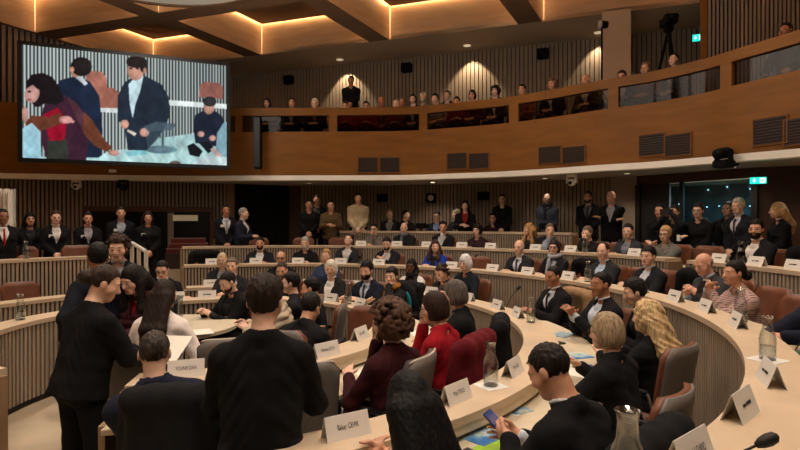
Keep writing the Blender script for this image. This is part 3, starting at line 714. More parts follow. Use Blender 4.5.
# --- near figures
S(2,556,368,'man with cropped dark hair','looking down at a phone, black suit',far=False,r=-.02,chair='dark',lean=13,hp=32,hy=8,arms=((-.07,.37,.83),(.04,.39,.80)),hd=((.35,.8,-.1),(-.35,.8,.1)),hn=((.9,.1,.2),(-.9,.1,.2)),curl=48,hair='short',thick=.004,hairc=(34,28,25),skin=MIDS,topc=(15,15,17),shirt=(200,204,210),bw=1.05)
S(2,404,413,'woman with long straight black hair','seen from behind beside the front name card',far=False,r=-.2,chair=None,lean=14,hp=10,hy=-5,arms='low',hair='long',hlen=.40,narrow=1.2,thick=.014,hairc=(12,11,12),skin=MIDS,topc=(190,186,180),top='blouse',fem=1)
S(1,151,358,'man in navy suit with greying crop','sitting with his back turned at the inner desk',far=False,r=-.12,chair=None,lean=10,slean=-8,hp=14,yaw=4,arms='low',hair='short',thick=.006,hairc=(62,54,48),skin=FAIR,topc=(26,30,46),shirt=(30,32,44),bw=1.08)
G(264,304,2.45,0,97,'man in black long-sleeved sweater','standing with his back to us in the aisle',pose='stand',lean=7,hp=14,hy=-8,arms=((-.09,.26,.14),(.11,.26,.12)),elbow=(.62,-.4,-.7),hair='short',thick=.016,hairc=(38,27,21),skin=FAIR,top='sweater',topc=(13,13,14),botc=(24,25,30),bw=.98)
G(102,284,3.4,0,60,'woman in black blazer with hair bun','standing in the aisle holding a sheet of paper',pose='stand',lean=11,hp=24,hy=-32,arms=((.06,.34,.10),(.16,.34,.08)),hair='bun',thick=.006,hairc=(58,44,36),skin=FAIR,topc=(13,13,15),shirt=None,skirt=1,fem=1,botc=(14,14,16),bw=1.06,st=.05)
G(131,281,4.7,0,-112,'woman in burgundy puffer over red top','bending towards the woman in the black blazer',pose='stand',lean=18,hp=22,hy=0,arms=((-.12,.30,.14),(.14,.26,.08)),hair='long',hlen=.22,front=1,thick=.012,hairc=(24,18,16),skin=FAIR,top='puffer',topc=(58,26,30),shirt=(150,16,24),fem=1,bw=.98)
G(97,258,4.55,0,150,'dark-haired man in navy suit','standing turned away behind the bending women',pose='stand',lean=3,hy=-20,arms='side',hair='short',thick=.012,hairc=H_BLK,skin=TAN,topc=(20,23,34),shirt=(210,210,214))
G(118,248,5.35,0,-75,'young man with tousled brown hair','standing beyond the navy suit listening',pose='stand',lean=5,hp=12,arms='side',hair='short',thick=.018,curls=1,ncurl=70,cr=.018,hairc=H_BRN,skin=FAIR,topc=(30,30,36),shirt=(150,150,156))
G(164,293,4.05,0,86,'woman in white blouse with long brown hair','seated facing away at the round table',chair='brown',lean=8,hp=10,arms=((-.16,.30,.80),(.22,.30,.80)),hair='long',hlen=.34,narrow=.8,thick=.002,hairc=(40,28,23),skin=FAIR,top='blouse',topc=(236,226,218),fem=1)
# --- R1 near and right
S(1,388,322,'curly-haired woman in dark red','resting her chin on her hand at inner desk',far=False,r=.05,chair=None,lean=6,hp=8,hy=18,arms=((-.10,.36,.80),'chin'),hair='curly',thick=.012,hairc=(80,56,42),cv=1.36,ncurl=420,cr=.0165,skin=FAIR,top='sweater',topc=(50,15,19),fem=1,h=.0085)
G(434,307,3.95,0,152,'woman in red jacket with short brown hair','propping her chin in thought',chair=None,lean=10,hp=10,hy=14,arms=((-.02,.34,.82),'chin'),hair='bob',thick=.012,hairc=(48,30,24),skin=FAIR,topc=(150,18,30),shirt=None,top='sweater',fem=1,glasses=(30,20,20),h=.0085)
G(455,294,4.6,0,168,'person with grey bob and black coat','sitting beyond the woman in red',chair='brown',lean=8,hp=10,arms='low',hair='bob',thick=.014,hairc=(92,84,78),skin=FAIR,top='coat',topc=(15,15,17),shirt=(40,40,44),fem=1)
# --- R2 right
G(604,348,3.42,0,130,'woman with grey-blonde bob and glasses','in black at the middle desk',chair=None,lean=9,hp=8,hy=10,arms='desk',hair='bob',thick=.016,hairc=(158,138,110),skin=FAIR,topc=(17,17,19),top='sweater',fem=1,glasses=(60,20,20))
G(645,323,3.95,0,126,'woman with long wavy blonde hair','in black jacket at the middle desk',chair=None,lean=8,hp=4,hy=8,arms='desk',hair='long',hlen=.24,thick=.022,wave=.007,hairc=(204,176,130),skin=FAIR,topc=(17,17,19),top='sweater',fem=1,h=.0085)
G(636,291,4.95,0,170,'person with short dark hair','bending low behind the blonde woman',chair='brown',lean=14,hp=18,arms='low',hair='short',thick=.016,hairc=(26,22,21),skin=FAIR,topc=BLK,shirt=(60,60,66))
S(2,601,284,'man with clasped hands in black suit','beside the man with the tie',r=-.05,lean=4,hp=4,hy=8,yaw=8,arms='clasp',hair='short',thick=.004,hairc=(24,21,20),skin=TAN,topc=(19,19,23),shirt=(198,206,218),bw=1.04)
S(2,553,276,'man in dark suit and dark tie','resting an arm on the middle desk',r=0,lean=4,hp=4,hy=10,arms='low',hair='short',thick=.006,hairc=(20,18,17),skin=TAN,topc=(18,18,22),shirt=(206,210,216),tie=(22,22,28),bw=1.05,chair='coat')
S(2,465,263,'woman with round white hair','in dark vest beside an empty brown chair',lean=3,hy=10,arms='desk',hair='bob',thick=.022,fringe=1,hairc=(226,222,216),skin=FAIR,topc=(20,26,34),top='sweater',fem=1)
S(2,441,280,'person with short brown curls','looking down behind a name card',r=-.2,lean=16,hp=24,arms='low',hair='short',curls=1,ncurl=90,cr=.016,cv=1.06,hairc=(58,40,32),skin=FAIR,topc=(34,26,30),shirt=(90,80,84))
S(2,411,266,'woman in white blazer with black scarf','and dark braided hair',lean=2,hy=14,arms='low',hair='braid',hairc=(18,15,15),skin=DARK,topc=(220,216,212),shirt=(110,80,70),scarf=(20,19,20),fem=1)
S(2,326,256,'fair child-sized woman in blue shirt','half hidden behind the white-haired woman',lean=2,arms='desk',hair='short',thick=.014,fringe=1,hairc=(168,128,84),skin=FAIR,top='sweater',topc=(44,56,84),fem=1)
S(2,281,258,'balding man with dark glasses','behind the man with the grey beard',lean=2,arms='low',hair='fringe',hairc=(60,52,48),skin=MIDS,topc=BLK,shirt=(60,60,64),glasses=1)
S(2,222,260,'woman with pale blonde bob','in black beside the grey-haired man',lean=2,hy=-6,arms='desk',hair='bob',thick=.012,hairc=(206,184,144),skin=FAIR,topc=(28,28,32),shirt=(120,120,124),fem=1)
# --- R1 far
S(1,232,266,'grey-haired man in dark suit','upright at the inner desk',r=.1,lean=2,hy=-8,arms='desk',hair='short',thick=.009,hairc=(112,100,88),skin=FAIR,topc=(36,36,40),shirt=(170,170,176))
S(1,282,270,'man with short grey beard','at the inner desk in black',r=.1,lean=6,hp=12,arms='low',hair='short',thick=.004,hairc=(58,50,46),skin=MIDS,topc=BLK,shirt=(50,50,54),beard=.6,beardc=(90,84,80))
S(1,331,268,'woman with white shoulder-length bob','in black tweed jacket and white shirt',r=.05,lean=2,hp=10,hy=16,arms='desk',hair='bob',thick=.013,hairc=(214,208,194),skin=FAIR,topc=(28,28,30),shirt=(224,222,216),fem=1)
S(1,367,270,'bearded man in navy suit and tie','with thick black hair',r=.05,lean=3,hp=12,hy=8,arms='desk',hair='short',thick=.020,hairc=(16,14,14),skin=FAIR,topc=(22,26,40),shirt=(180,188,204),tie=(38,40,54),beard=.9)
S(1,391,279,'woman in mustard scarf','laughing with a hand at her mouth',r=0,lean=4,hy=22,arms=('mouthl',(.10,.34,.82)),hair='short',thick=.018,hairc=(28,22,20),skin=FAIR,topc=(22,20,21),top='sweater',scarf=(150,100,44),fem=1)
# --- centre
S(1,163,269,'man in glasses and dark suit','leaning over papers near the centre aisle',r=-.05,chair='brown',lean=10,hp=20,hy=-20,arms=((-.1,.34,.82),(-.24,.40,.82)),hair='short',thick=.006,hairc=(34,28,26),skin=FAIR,topc=(22,24,30),shirt=(214,214,218),glasses=1)
G(229,281,6.35,0,-128,'man in black leather jacket','bowed over the far side of the round table',chair='brown',lean=10,hp=26,arms=((.02,.36,.80),(.16,.36,.80)),hair='short',thick=.006,hairc=(34,30,28),skin=FAIR,topc=(14,14,15),shirt=(30,30,34),beard=.4,beardc=(60,50,44))
G(290,283,6.2,0,188,'young dark-haired man in profile','by the round table in dark jacket',chair='brown',lean=4,hp=6,arms='low',hair='short',thick=.014,hairc=(22,18,17),skin=FAIR,topc=(28,29,33),shirt=(50,52,58))
G(311,293,5.75,0,178,'man with short black hair in navy shirt','sitting low near the empty brown chair',chair='brown',lean=4,hp=10,arms='low',hair='short',thick=.006,hairc=(18,16,16),skin=MIDS,top='tee',topc=(24,26,36))
G(272,290,5.3,0,185,'person in padded beige jacket','hidden behind the black sweater',chair='brown',lean=8,hp=10,arms=((-.2,.30,.82),(.1,.36,.82)),hair='short',thick=.01,hairc=H_DBR,skin=FAIR,top='puffer',topc=(186,172,148),shirt=(90,86,80))
G(311,321,4.55,0,70,'person with bowed dark head','working at a laptop inside the ring',chair='brown',lean=22,hp=30,arms='low',hair='short',thick=.016,hairc=(26,20,18),skin=MIDS,topc=(20,20,22),shirt=(90,60,40))
# --- R3
S(3,260,243,'dark-bearded man in charcoal jacket','open white collar, at third desk row',lean=4,hp=6,arms='desk',hair='short',thick=.008,hairc=(24,20,18),skin=MIDS,topc=(30,30,35),shirt=(214,214,212),beard=.8)
S(3,305,243,'man with grey hair and grey beard','in black at third desk row',lean=4,hp=8,arms='desk',hair='short',thick=.012,hairc=(168,162,154),skin=FAIR,top='sweater',topc=(17,17,19),beard=.8,beardc=(170,164,158))
S(3,348,240,'man tilting his head back','in dark jacket at third desk row',lean=-6,hp=-22,hy=6,arms='low',hair='short',thick=.008,hairc=(44,34,28),skin=FAIR,topc=(32,33,36),shirt=(186,184,180))
S(3,387,243,'bearded man looking at his fingers','in dark suit at third desk row',lean=6,hp=22,hy=10,arms='clasp',az=-.06,hair='short',thick=.010,hairc=(30,24,21),skin=FAIR,topc=(27,28,33),shirt=(196,196,200),beard=.7)
S(3,435,246,'woman in cobalt blue jacket','with long brown hair, facing sideways',lean=2,hy=30,arms='low',hair='long',hlen=.3,front=1,hairc=(62,40,30),skin=FAIR,topc=(24,54,158),shirt=(26,24,28),fem=1)
S(3,519,247,'bald man in dark grey suit','with a dark tie at third desk row',lean=4,hp=4,hy=8,arms='low',hair='fringe',hairc=(120,104,92),skin=FAIR,topc=(34,35,40),shirt=(196,200,210),tie=(26,32,50))
S(3,554,247,'woman in glasses with pale scarf','and shoulder-length brown hair',lean=2,hy=22,arms='low',hair='bob',thick=.012,hairc=(48,32,28),skin=FAIR,topc=(20,21,25),shirt=(150,160,180),scarf=(168,172,184),fem=1,glasses=1)
S(3,603,251,'man with receding hair in charcoal suit','with pale blue shirt',lean=3,hy=16,arms='low',hair='reced',thick=.004,hairc=(50,42,38),skin=FAIR,topc=(40,41,46),shirt=(176,196,220))
S(3,648,256,'young man with dark fringe','in dark suit by the draped black coat',lean=3,hy=16,arms='low',hair='short',thick=.016,hairc=(28,22,20),skin=FAIR,topc=(26,27,32),shirt=(190,200,216))
S(3,704,263,'balding man reading in grey suit','with blue tie, bent over the desk',lean=14,hp=24,hy=8,arms=((-.12,.34,.84),(.02,.36,.82)),hair='fringe',hairc=(130,108,92),skin=(214,164,138),topc=(58,58,62),shirt=(176,200,232),tie=(44,56,96))
S(3,731,274,'woman in pink checked jacket','holding up a phone, dark hair tied back',r=-.25,lean=12,hp=2,hy=4,arms='clasp',az=-.02,hair='bun',bunz=-.03,hairc=(22,18,18),skin=MIDS,top='sweater',topc=(150,112,112),topname='jacket',fem=1,topm='plaid')
G(836,268,3.75,.24,172,'man in navy suit at the right edge','with only his hands in view',chair='brown',lean=6,hp=8,arms=((-.06,.46,.80),(.08,.50,.78)),hair='short',hairc=H_DBR,skin=(214,150,120),topc=(22,26,42),shirt=(220,220,222))
# --- R4
S(4,374,229,'woman in glasses with hand at chin','in patterned top, fourth desk row',lean=2,arms=((-.05,.33,.82),'chin'),hair='short',thick=.016,hairc=(28,20,20),skin=FAIR,top='sweater',topc=(104,98,92),fem=1,glasses=1)
S(4,404,228,'bald grey man with light scarf','in dark coat, fourth desk row',lean=2,hy=10,arms='low',hair='fringe',hairc=(120,112,106),skin=FAIR,topc=(26,27,30),top='coat',shirt=(60,60,64),scarf=(96,104,116))
S(4,443,227,'man raising a hand to his neck','in dark suit, fourth desk row',lean=-2,hy=18,arms=((-.05,.33,.82),'chin'),hair='short',thick=.010,hairc=(28,22,20),skin=MIDS,topc=(24,24,28),shirt=(190,190,192))
S(4,477,230,'woman with dark curls in maroon','facing front, fourth desk row',lean=2,arms='low',hair='curly',ncurl=110,thick=.012,hairc=(30,20,20),skin=FAIR,top='sweater',topc=(44,24,28),fem=1)
S(4,529,229,'woman with long honey-blonde hair','turned to her neighbour, fourth row',lean=4,hy=-45,arms='low',hair='long',hlen=.3,front=1,hairc=(170,128,84),skin=FAIR,topc=(40,34,34),top='sweater',fem=1)
S(4,550,229,'man with grey-brown hair leaning in','towards the honey-blonde woman',r=.05,lean=8,slean=-14,hy=35,arms=((-.05,.33,.84),'chin'),hair='short',thick=.010,hairc=(110,92,78),skin=FAIR,topc=(24,25,30),shirt=(150,160,180))
S(4,587,233,'person with cropped grey hair','pressing both hands to the mouth',lean=8,hp=8,arms='mouth',hair='short',thick=.014,fringe=1,hairc=(112,96,82),skin=FAIR,topc=(30,26,28),top='sweater')
S(4,628,231,'man with dark hair in grey suit','at the end of the fourth row',lean=2,hy=14,arms='low',hair='short',thick=.012,hairc=(36,28,24),skin=FAIR,topc=(48,50,56),shirt=(120,124,134))
S(4,665,234,'woman with short blonde hair','in grey jacket, hands folded at chin',lean=4,hy=12,arms='clasp',hair='short',thick=.020,hairc=(190,154,104),skin=FAIR,topc=(104,104,98),shirt=(120,116,110),fem=1,glasses=1)
S(4,756,229,'dark-bearded man with open collar','in black jacket by the green bottle',lean=2,hy=26,arms='low',hair='short',thick=.014,hairc=(20,17,16),skin=MIDS,topc=(22,22,26),shirt=(214,208,200),beard=.9)
# --- R5
S(5,390,214,'man with thin reddish hair','in the row of press desks',lean=2,hp=10,arms='low',hair='short',thick=.003,hairc=(190,140,90),skin=FAIR,topc=(48,46,46),shirt=(150,150,150),chair='dark')
S(5,406,215,'man turned sideways in black hoodie','in the row of press desks',lean=4,yaw=40,hy=20,arms='low',hair='short',thick=.008,hairc=(30,25,22),skin=FAIR,top='sweater',topc=(17,17,18),chair='dark')
S(5,437,216,'man in black-rimmed glasses and blue shirt','in the row of press desks',lean=2,hp=10,arms='low',hair='short',thick=.010,hairc=(24,20,18),skin=FAIR,topc=(30,32,42),shirt=(130,150,190),glasses=1,chair='dark')
S(5,457,215,'woman with fluffy white hair','in patterned scarf, press desk row',lean=2,hp=8,arms='low',hair='curly',ncurl=110,cv=1.18,hairc=(214,200,176),skin=FAIR,topc=(34,32,34),scarf=(170,160,150),fem=1,chair='dark')
S(5,493,218,'dark-haired person in dark red','at the end of the press desks',lean=2,hp=8,arms='low',hair='short',thick=.012,hairc=(22,18,17),skin=MIDS,top='sweater',topc=(50,26,26),chair='dark')
# --- standing along the back wall
def B(u,v,Y,floor,bear,who,state,**sp):
    sp.setdefault('arms','front'); return G(u,v,Y,floor,bear,who,state,pose='stand',**sp)
B(465,206,12.3,.78,-100,'woman with long dark hair and red top','standing behind the press desks',hair='long',hlen=.22,hairc=(30,20,18),skin=FAIR,topc=(22,20,22),shirt=(140,36,36),fem=1,arms='hold')
B(502,199,12.4,.78,-105,'woman in black turtleneck','standing against the slats with hands folded',hair='short',hairc=(40,26,22),skin=FAIR,top='sweater',topc=(15,15,17),fem=1)
B(547,199,11.7,.78,-112,'bald man in grey-blue sweater','standing against the slats',hair='fringe',hairc=(100,90,84),skin=FAIR,top='sweater',topc=(72,80,94),scarf=(50,52,58),beard=.5,beardc=(120,112,106))
B(588,197,11.0,.78,-120,'bearded guard in black uniform','standing beside the bald guard',hair='short',thick=.004,hairc=(26,22,20),skin=MIDS,topc=(13,13,15),shirt=(90,90,96),tie=(12,12,14),beard=.7)
B(611,197,10.4,.78,-124,'bald guard in black with crossed arms','standing before the beige pier',hair='bald',skin=MIDS,topc=(14,14,16),shirt=(150,150,156),arms='cross')
B(309,205,12.6,.78,-80,'man in black top left of the archway group','standing in the shade',hair='short',hairc=H_DBR,skin=MIDS,top='sweater',topc=(15,15,16))
B(317,200,13.2,.78,-80,'tall dim man at the back','standing behind the man in black top',hair='short',hairc=(60,52,46),skin=MIDS,topc=(30,28,28),shirt=(70,66,62))
B(331,206,12.5,.78,-82,'man in tan jacket','lifting a strap at his chest',hair='short',hairc=H_BLK,skin=MIDS,topc=(88,70,46),top='sweater',arms='hold')
B(358,198,12.7,.78,-85,'man in cream shirt','standing against the wall with hand on hip',hair='short',hairc=H_DBR,skin=FAIR,top='sweater',topc=(196,178,144),topname='shirt',bw=1.06)
B(226,210,11.4,.45,-62,'man in dark suit with pale tie','standing before the black curtain',hair='short',hairc=H_BLK,skin=TAN,topc=(20,20,26),shirt=(190,192,200),tie=(150,150,150),badge=1)
B(244,214,11.4,.5,-10,'grey-haired man in navy suit','walking right before the black curtain',hair='short',hairc=(150,142,134),skin=FAIR,topc=(30,33,48),shirt=(214,214,216),arms='hold')
B(148,218,10.4,.45,-60,'woman with long hair and white badge','standing with folded hands by the white rail',hair='long',hlen=.3,hairc=(40,24,20),skin=MIDS,topc=(13,13,15),shirt=(20,20,22),fem=1,badge=1)
B(121,213,10.4,.45,-58,'man in dark suit and pale blue shirt','standing left of the badge woman',hair='short',hairc=H_DBR,skin=MIDS,topc=(18,18,22),shirt=(150,156,166),badge=1)
B(88,219,9.9,.45,-52,'woman in black cardigan over grey shirt','with badge, standing behind the benches',hair='short',thick=.016,hairc=(28,20,18),skin=MIDS,topc=(17,17,19),shirt=(150,148,156),fem=1,badge=1)
B(56,218,9.6,.45,-48,'woman with white collar over dark jacket','with badge, standing behind brown chairs',hair='short',thick=.012,hairc=(60,44,36),skin=FAIR,topc=(20,20,24),shirt=(214,210,206),fem=1,badge=1)
B(30,220,9.8,.45,-46,'woman with long black hair in shadow','standing near the white banner',hair='long',hairc=(16,13,13),skin=MIDS,topc=(15,15,17),shirt=(40,38,40),fem=1,lean=2)
B(3,217,8.7,.45,-40,'man in white shirt and red tie','at the left edge of the room',hair='short',thick=.004,hairc=(40,36,34),skin=(150,100,74),topc=(20,20,24),shirt=(226,224,220),tie=(170,24,30),arms='side')
B(660,211,9.3,.51,-140,'dim figure in dark cap','standing just inside the doorway',hair='short',hairc=H_BLK,skin=MIDS,topc=(14,14,15),shirt=(30,30,32))
B(674,213,9.0,.51,-140,'photographer in black','aiming a camera by the doorway',hair='short',hairc=(40,32,28),skin=MIDS,topc=(17,17,19),shirt=(40,40,40),arms=((-.05,.22,.60),(.06,.22,.58)))
B(698,211,8.7,.51,-140,'woman in dark glasses and black top','holding a small glass',hair='short',thick=.02,hairc=(30,20,20),skin=FAIR,top='sweater',topc=(14,14,15),fem=1,glasses=1,arms=((-.02,.24,.05),(.16,.26,.22)))
B(728,209,9.0,.51,-150,'dark-haired man in the doorway','behind the white-haired man',hair='short',hairc=H_BLK,skin=MIDS,topc=(20,19,20),shirt=(50,48,48))
B(738,206,8.3,.51,-165,'white-haired man in dark suit','standing sideways by the doorway',hair='short',thick=.014,hairc=(216,206,186),skin=FAIR,topc=(28,28,36),shirt=(196,200,210),tie=(50,50,60),hy=10)
B(777,211,7.9,.51,-195,'blonde woman in black','standing by the dark wooden wall',hair='long',hlen=.2,hairc=(176,140,96),skin=FAIR,topc=(15,15,17),top='sweater',fem=1,hy=-25)
# --- balcony
def BB(u,v,who,state,back=.75,fl=3.5,**sp):
    p,d,n=bal(u); k_=(u-400)/F; q=p+Vector((k_,1))*min(2.6,back/max(.2,-(n.x*k_+n.y))); f=math.degrees(math.atan2(n.y,n.x)); sp.setdefault('arms','lap')
    return G(u,v,q.y,fl,f+sp.pop('yaw',0),who,state,chair=None,grp='audience on the balcony',**sp)
BB(267,103,'woman with dark bob on balcony','leftmost head above the parapet',hair='bob',hairc=H_DBR,skin=FAIR,topc=(60,22,26),top='sweater',fem=1)
BB(292,103,'dark-haired balcony man','second head from the left above the parapet',hair='short',hairc=H_BLK,skin=MIDS,topc=(24,24,28))
BB(315,104,'balcony person in white cap','under the left edge of the lit wall patch',hair='short',thick=.02,hairc=(220,206,176),skin=FAIR,topc=(34,28,28),shirt=(120,100,90))
BB(351,84,'man standing alone on balcony','in black before the lit wall patch',back=1.7,fl=4.1,pose='stand',hair='short',hairc=H_BLK,skin=TAN,top='sweater',topc=(13,13,15),arms='front')
BB(381,98,'balding balcony man in dark jacket','right of the standing man',back=1.0,hair='bald',skin=(190,120,92),topc=(20,20,22),shirt=(120,60,56))
BB(396,105,'pale-haired low balcony head','just above the parapet',hair='short',hairc=(200,176,146),skin=FAIR,topc=(100,20,24),top='sweater')
BB(402,97,'red-faced balcony man','behind the low pale head',back=1.7,fl=3.6,hair='reced',hairc=(110,90,76),skin=(196,132,104),topc=(30,30,34))
BB(413,99,'balcony woman with black fringe','beside the white-haired listener',hair='bob',hairc=H_BLK,skin=FAIR,topc=(16,16,18),fem=1)
BB(423,94,'white-haired balcony listener','in grey jacket',back=1.75,fl=3.75,hair='short',thick=.02,hairc=(214,204,186),skin=FAIR,topc=(110,106,104),shirt=(150,146,140),beard=.8,beardc=(200,192,180))
BB(435,99,'balcony child with dark hair','in pale top',hair='short',thick=.016,hairc=H_BLK,skin=FAIR,topc=(150,140,130),top='sweater')
BB(447,95,'balcony man with brown crop','at the left of the second lit patch',back=1.75,fl=3.75,hair='short',hairc=H_BRN,skin=FAIR,topc=(34,32,34))
BB(472,95,'balcony woman with black hair','in the middle of the second lit patch',hair='bob',hairc=H_BLK,skin=MIDS,topc=(80,22,24),top='sweater',fem=1)
BB(495,91,'balcony woman with dark curls','right of the second lit patch',hair='curly',ncurl=90,hairc=(34,22,18),skin=FAIR,topc=(40,34,32),fem=1)
BB(522,90,'dark balcony head alone','above the middle of the parapet',hair='short',hairc=H_BLK,skin=MIDS,topc=(130,70,40),top='sweater')
BB(552,84,'balcony person with frizzy grey hair','left of the white column',hair='curly',ncurl=90,hairc=(110,80,60),skin=MIDS,topc=(22,22,24))
BB(585,80,'balcony man leaning low','against the white column',lean=18,hp=10,hair='bald',skin=MIDS,topc=(20,20,24))
BB(621,76,'balcony man ducking','just right of the white column',lean=24,hp=14,hair='short',hairc=H_DBR,skin=MIDS,topc=(26,22,22))
BB(645,69,'grey-haired balcony man in red','right of the white column',hair='short',hairc=(104,88,74),skin=MIDS,topc=(110,24,30),top='sweater')
BB(673,60,'balcony woman with chin raised','near the green exit sign',hair='short',hairc=H_DBR,skin=FAIR,topc=(40,30,28),fem=1,hp=-8)
BB(785,31,'balcony man resting his arm','at the far right behind the slot window',back=.85,lean=10,hair='short',hairc=H_DBR,skin=TAN,topc=(40,36,34),top='sweater',arms=((-.2,.35,.62),(.16,.38,.60)))
for k,(u,c,w) in enumerate([(345,(150,18,26),'red jacket seen behind the second slot window'),(366,(130,16,24),'red sweater seen behind the second slot window'),(456,(110,30,26),'rust top seen behind the third slot window')]):
    BB(u,112 if u<500 else 92,'person in '+w,'with head hidden',lean=26,hp=14,hair='short',hairc=H_DBR,skin=MIDS,top='sweater',topc=c)
# ================= DESKS
def desk(ring,th0,th1,label,zl=None,floor0=0.,deck=None,pitch=.054,ends=(1,1)):
    r=RD[ring]; zl=zl or ZD[ring]; deck=FL[ring] if deck is None else deck
    T=thing('curved_desk',label,'desk',(CX+r*math.cos(R((th0+th1)/2)),CY+r*math.sin(R((th0+th1)/2)),0),0,'curved council desks')
    off=T.location
    def fin(m,name,mt,**k):
        m.v=[(p[0]-off.x,p[1]-off.y,p[2]-off.z) for p in m.v]; return m.build(name,mt,T,**k)
    m=MB(); m.cur=1; m.ring(r+.028,r+.05,floor0,zl-.05,th0,th1); m.ring(r+.01,r+.03,floor0,floor0+.06,th0,th1); m.cur=0
    n=int((r*R(th1-th0))/pitch)
    for i in range(n):
        a=R(th0)+R(th1-th0)*(i+.5)/n; m.box((CX+(r+.015)*math.cos(a),CY+(r+.015)*math.sin(a),(floor0+.06+zl-.05)/2),(.03,pitch*.60,zl-.05-floor0-.06),a)
    fin(m,'slatted_front',[WOOD_SLAT,BLACK])
    m=MB(); m.ring(r-.015,r+.27,zl-.045,zl,th0,th1); fin(m,'ledge',WOOD_LEDGE)
    m=MB(); m.ring(r+.235,r+.26,zl-.10,zl-.045,th0,th1); fin(m,'fascia',WOOD_FASC)
    m=MB(); m.ring(r+.05,r+.64,zl-.16,zl-.13,th0,th1); fin(m,'worktop',WORKTOP)
    m=MB(); m.ring(r+.05,r+.07,deck,zl-.05,th0,th1); fin(m,'back_panel',WOOD_END)
    for k,e in enumerate((th0,th1)):
        if not ends[k]: continue
        a=R(e); m=MB(); sgn=-1 if k==0 else 1; cx,cy=CX+(r+.29)*math.cos(a)-sgn*.018*math.sin(a),CY+(r+.29)*math.sin(a)+sgn*.018*math.cos(a)
        m.box((cx,cy,(floor0+zl-.13)/2),(.58,.036,zl-.13-floor0),a); m.box((CX+(r+.13)*math.cos(a)-sgn*.018*math.sin(a),CY+(r+.13)*math.sin(a)+sgn*.018*math.cos(a),zl-.0875),(.262,.036,.085),a)
        fin(m,'end_panel',WOOD_END)
    return T
desk(1,-81,123,'innermost curved desk with pale ledge around the round table')
desk(1,124+6,246,'innermost left curved desk with slatted front, beyond the aisle')
desk(2,-63.6,113.5,'second curved desk ring carrying the large front name card')
desk(2,130,240,'second left curved desk with one brown chair behind')
desk(3,-75,113.5,'third curved desk ring sweeping round the lower right corner')
desk(3,128,215,'third left curved bench, tallest, with two brown chairs behind',zl=1.30,deck=.45)
desk(4,19.9,113.5,'fourth curved desk ring along the back')
desk(4,-30,16.5,'fourth desk section at the right with the green bottle')
desk(5,44,86,'rearmost row of slatted press desks')
desk(5,-8,9,'slatted rear desk at the right edge',zl=1.42,deck=.51,floor0=.3)
# round table
T=thing('round_table','round pale table in the middle carrying the clear ballot box','table',(-2.45,5.72,0))
m=MB(); m.lathe([(.0,.70),(.66,.70),(.68,.71),(.68,.745),(.66,.75),(0,.75)],n=48,closed=False); m.build('tabletop',WORKTOP,T,smooth=False)
m=MB(); m.lathe([(.30,.0),(.32,.02),(.10,.05),(.06,.10),(.06,.70)],n=24); m.build('pedestal',mat('table_base',(120,104,86),.5,.1,6),T)
# ================= CHAIRS
LEA=mat('brown_leather',(114,66,42),.45,.16,9,bump=.15); SHELL=mat('grey_shell',(112,106,100),.5,.06,12); EDGE=mat('pale_edge',(206,192,176),.4,.05,8); DKL=mat('dark_upholstery',(70,64,60),.7,.1,12); CHROME=mat('brushed_metal',(150,150,150),.3,.05,20,metal=.9); PLAS=mat('black_plastic',(22,22,23),.5,.08,12)
def padmesh(m,w0,w1,z0,z1,y0,y1,t,curve=.045,n=9,k=8,rad=.06):
    """upright rounded pad; bottom at y0, top at y1, edges curving forward"""
    vs=[];fs=[]
    for side in (0,1):
        for j in range(k+1):
            s=j/k; z=z0+(z1-z0)*s; w=w0+(w1-w0)*s
            q=min(s,1-s)*(z1-z0); 
            if q<rad: w=w-2*(rad-math.sqrt(max(0,rad*rad-(rad-q)**2)))
            y=y0+(y1-y0)*s
            for i in range(n+1):
                a=i/n*2-1; vs.append((a*w/2,y+curve*a*a-(t if side else 0),z))
    N=(n+1)*(k+1)
    for j in range(k):
        for i in range(n):
            a=j*(n+1)+i; fs.append((a,a+1,a+n+2,a+n+1)); fs.append((N+a,N+a+n+1,N+a+n+2,N+a+1))
    for j in range(k):
        for i in (0,n): a=j*(n+1)+i; fs.append((a,a+n+1,N+a+n+1,N+a))
    for i in range(n):
        for j in (0,k): a=j*(n+1)+i; fs.append((a,a+1,N+a+1,N+a))
    m.add(vs,fs)
def chair(label,pad,name='conference_chair'):
    T=thing(name,label,'chair')
    m=MB(); padmesh(m,.46,.49,.50,.988,-.20,-.285,.035); m.build('back_cushion',pad,T,smooth=True)
    m=MB(); padmesh(m,.45,.48,.47,.992,-.236,-.322,.016); m.build('back_shell',SHELL,T,smooth=True)
    m=MB(); e=[]; 
    for i in range(15): a=i/14*2-1; w=.505-2*max(0,.0); e.append((a*.215,-.322+.045*a*a,.992-max(0,abs(a)-.8)*.06))
    m.tube(e,.007,6); (m.build('edge_trim',EDGE,T,smooth=True) if pad is DKL else None)
    m=MB(); m.box((0,.03,.44),(.48,.46,.07)); s=m.build('seat',pad,T,bevel=.028,smooth=True)
    for sx in (-1,1): m=MB(); m.tube([(sx*.25,-.20,.52),(sx*.27,-.16,.66),(sx*.27,.10,.665)],.014,6); m.build('arm_frame',CHROME,T,smooth=True)
    for sx in (-1,1): m=MB(); m.box((sx*.27,-.02,.675),(.05,.27,.025)); m.build('armrest',PLAS,T,bevel=.008)
    m=MB(); m.lathe([(.045,.06),(.03,.09),(.025,.40)],n=12); m.build('pedestal',CHROME,T,smooth=True)
    m=MB()
    for k in range(5): a=R(72*k+18); m.tube([(0,0,.085),(.28*math.cos(a),.28*math.sin(a),.06)],[.025,.016],6); m.lathe([(.0,.0),(.022,.006),(.028,.028),(.022,.05),(0,.056)],(.28*math.cos(a),.28*math.sin(a),0),8,closed=False)
    m.build('star_base',CHROME,T)
    return T
CB=chair('x',LEA); CD=chair('x',DKL); used={'brown':0,'dark':0}
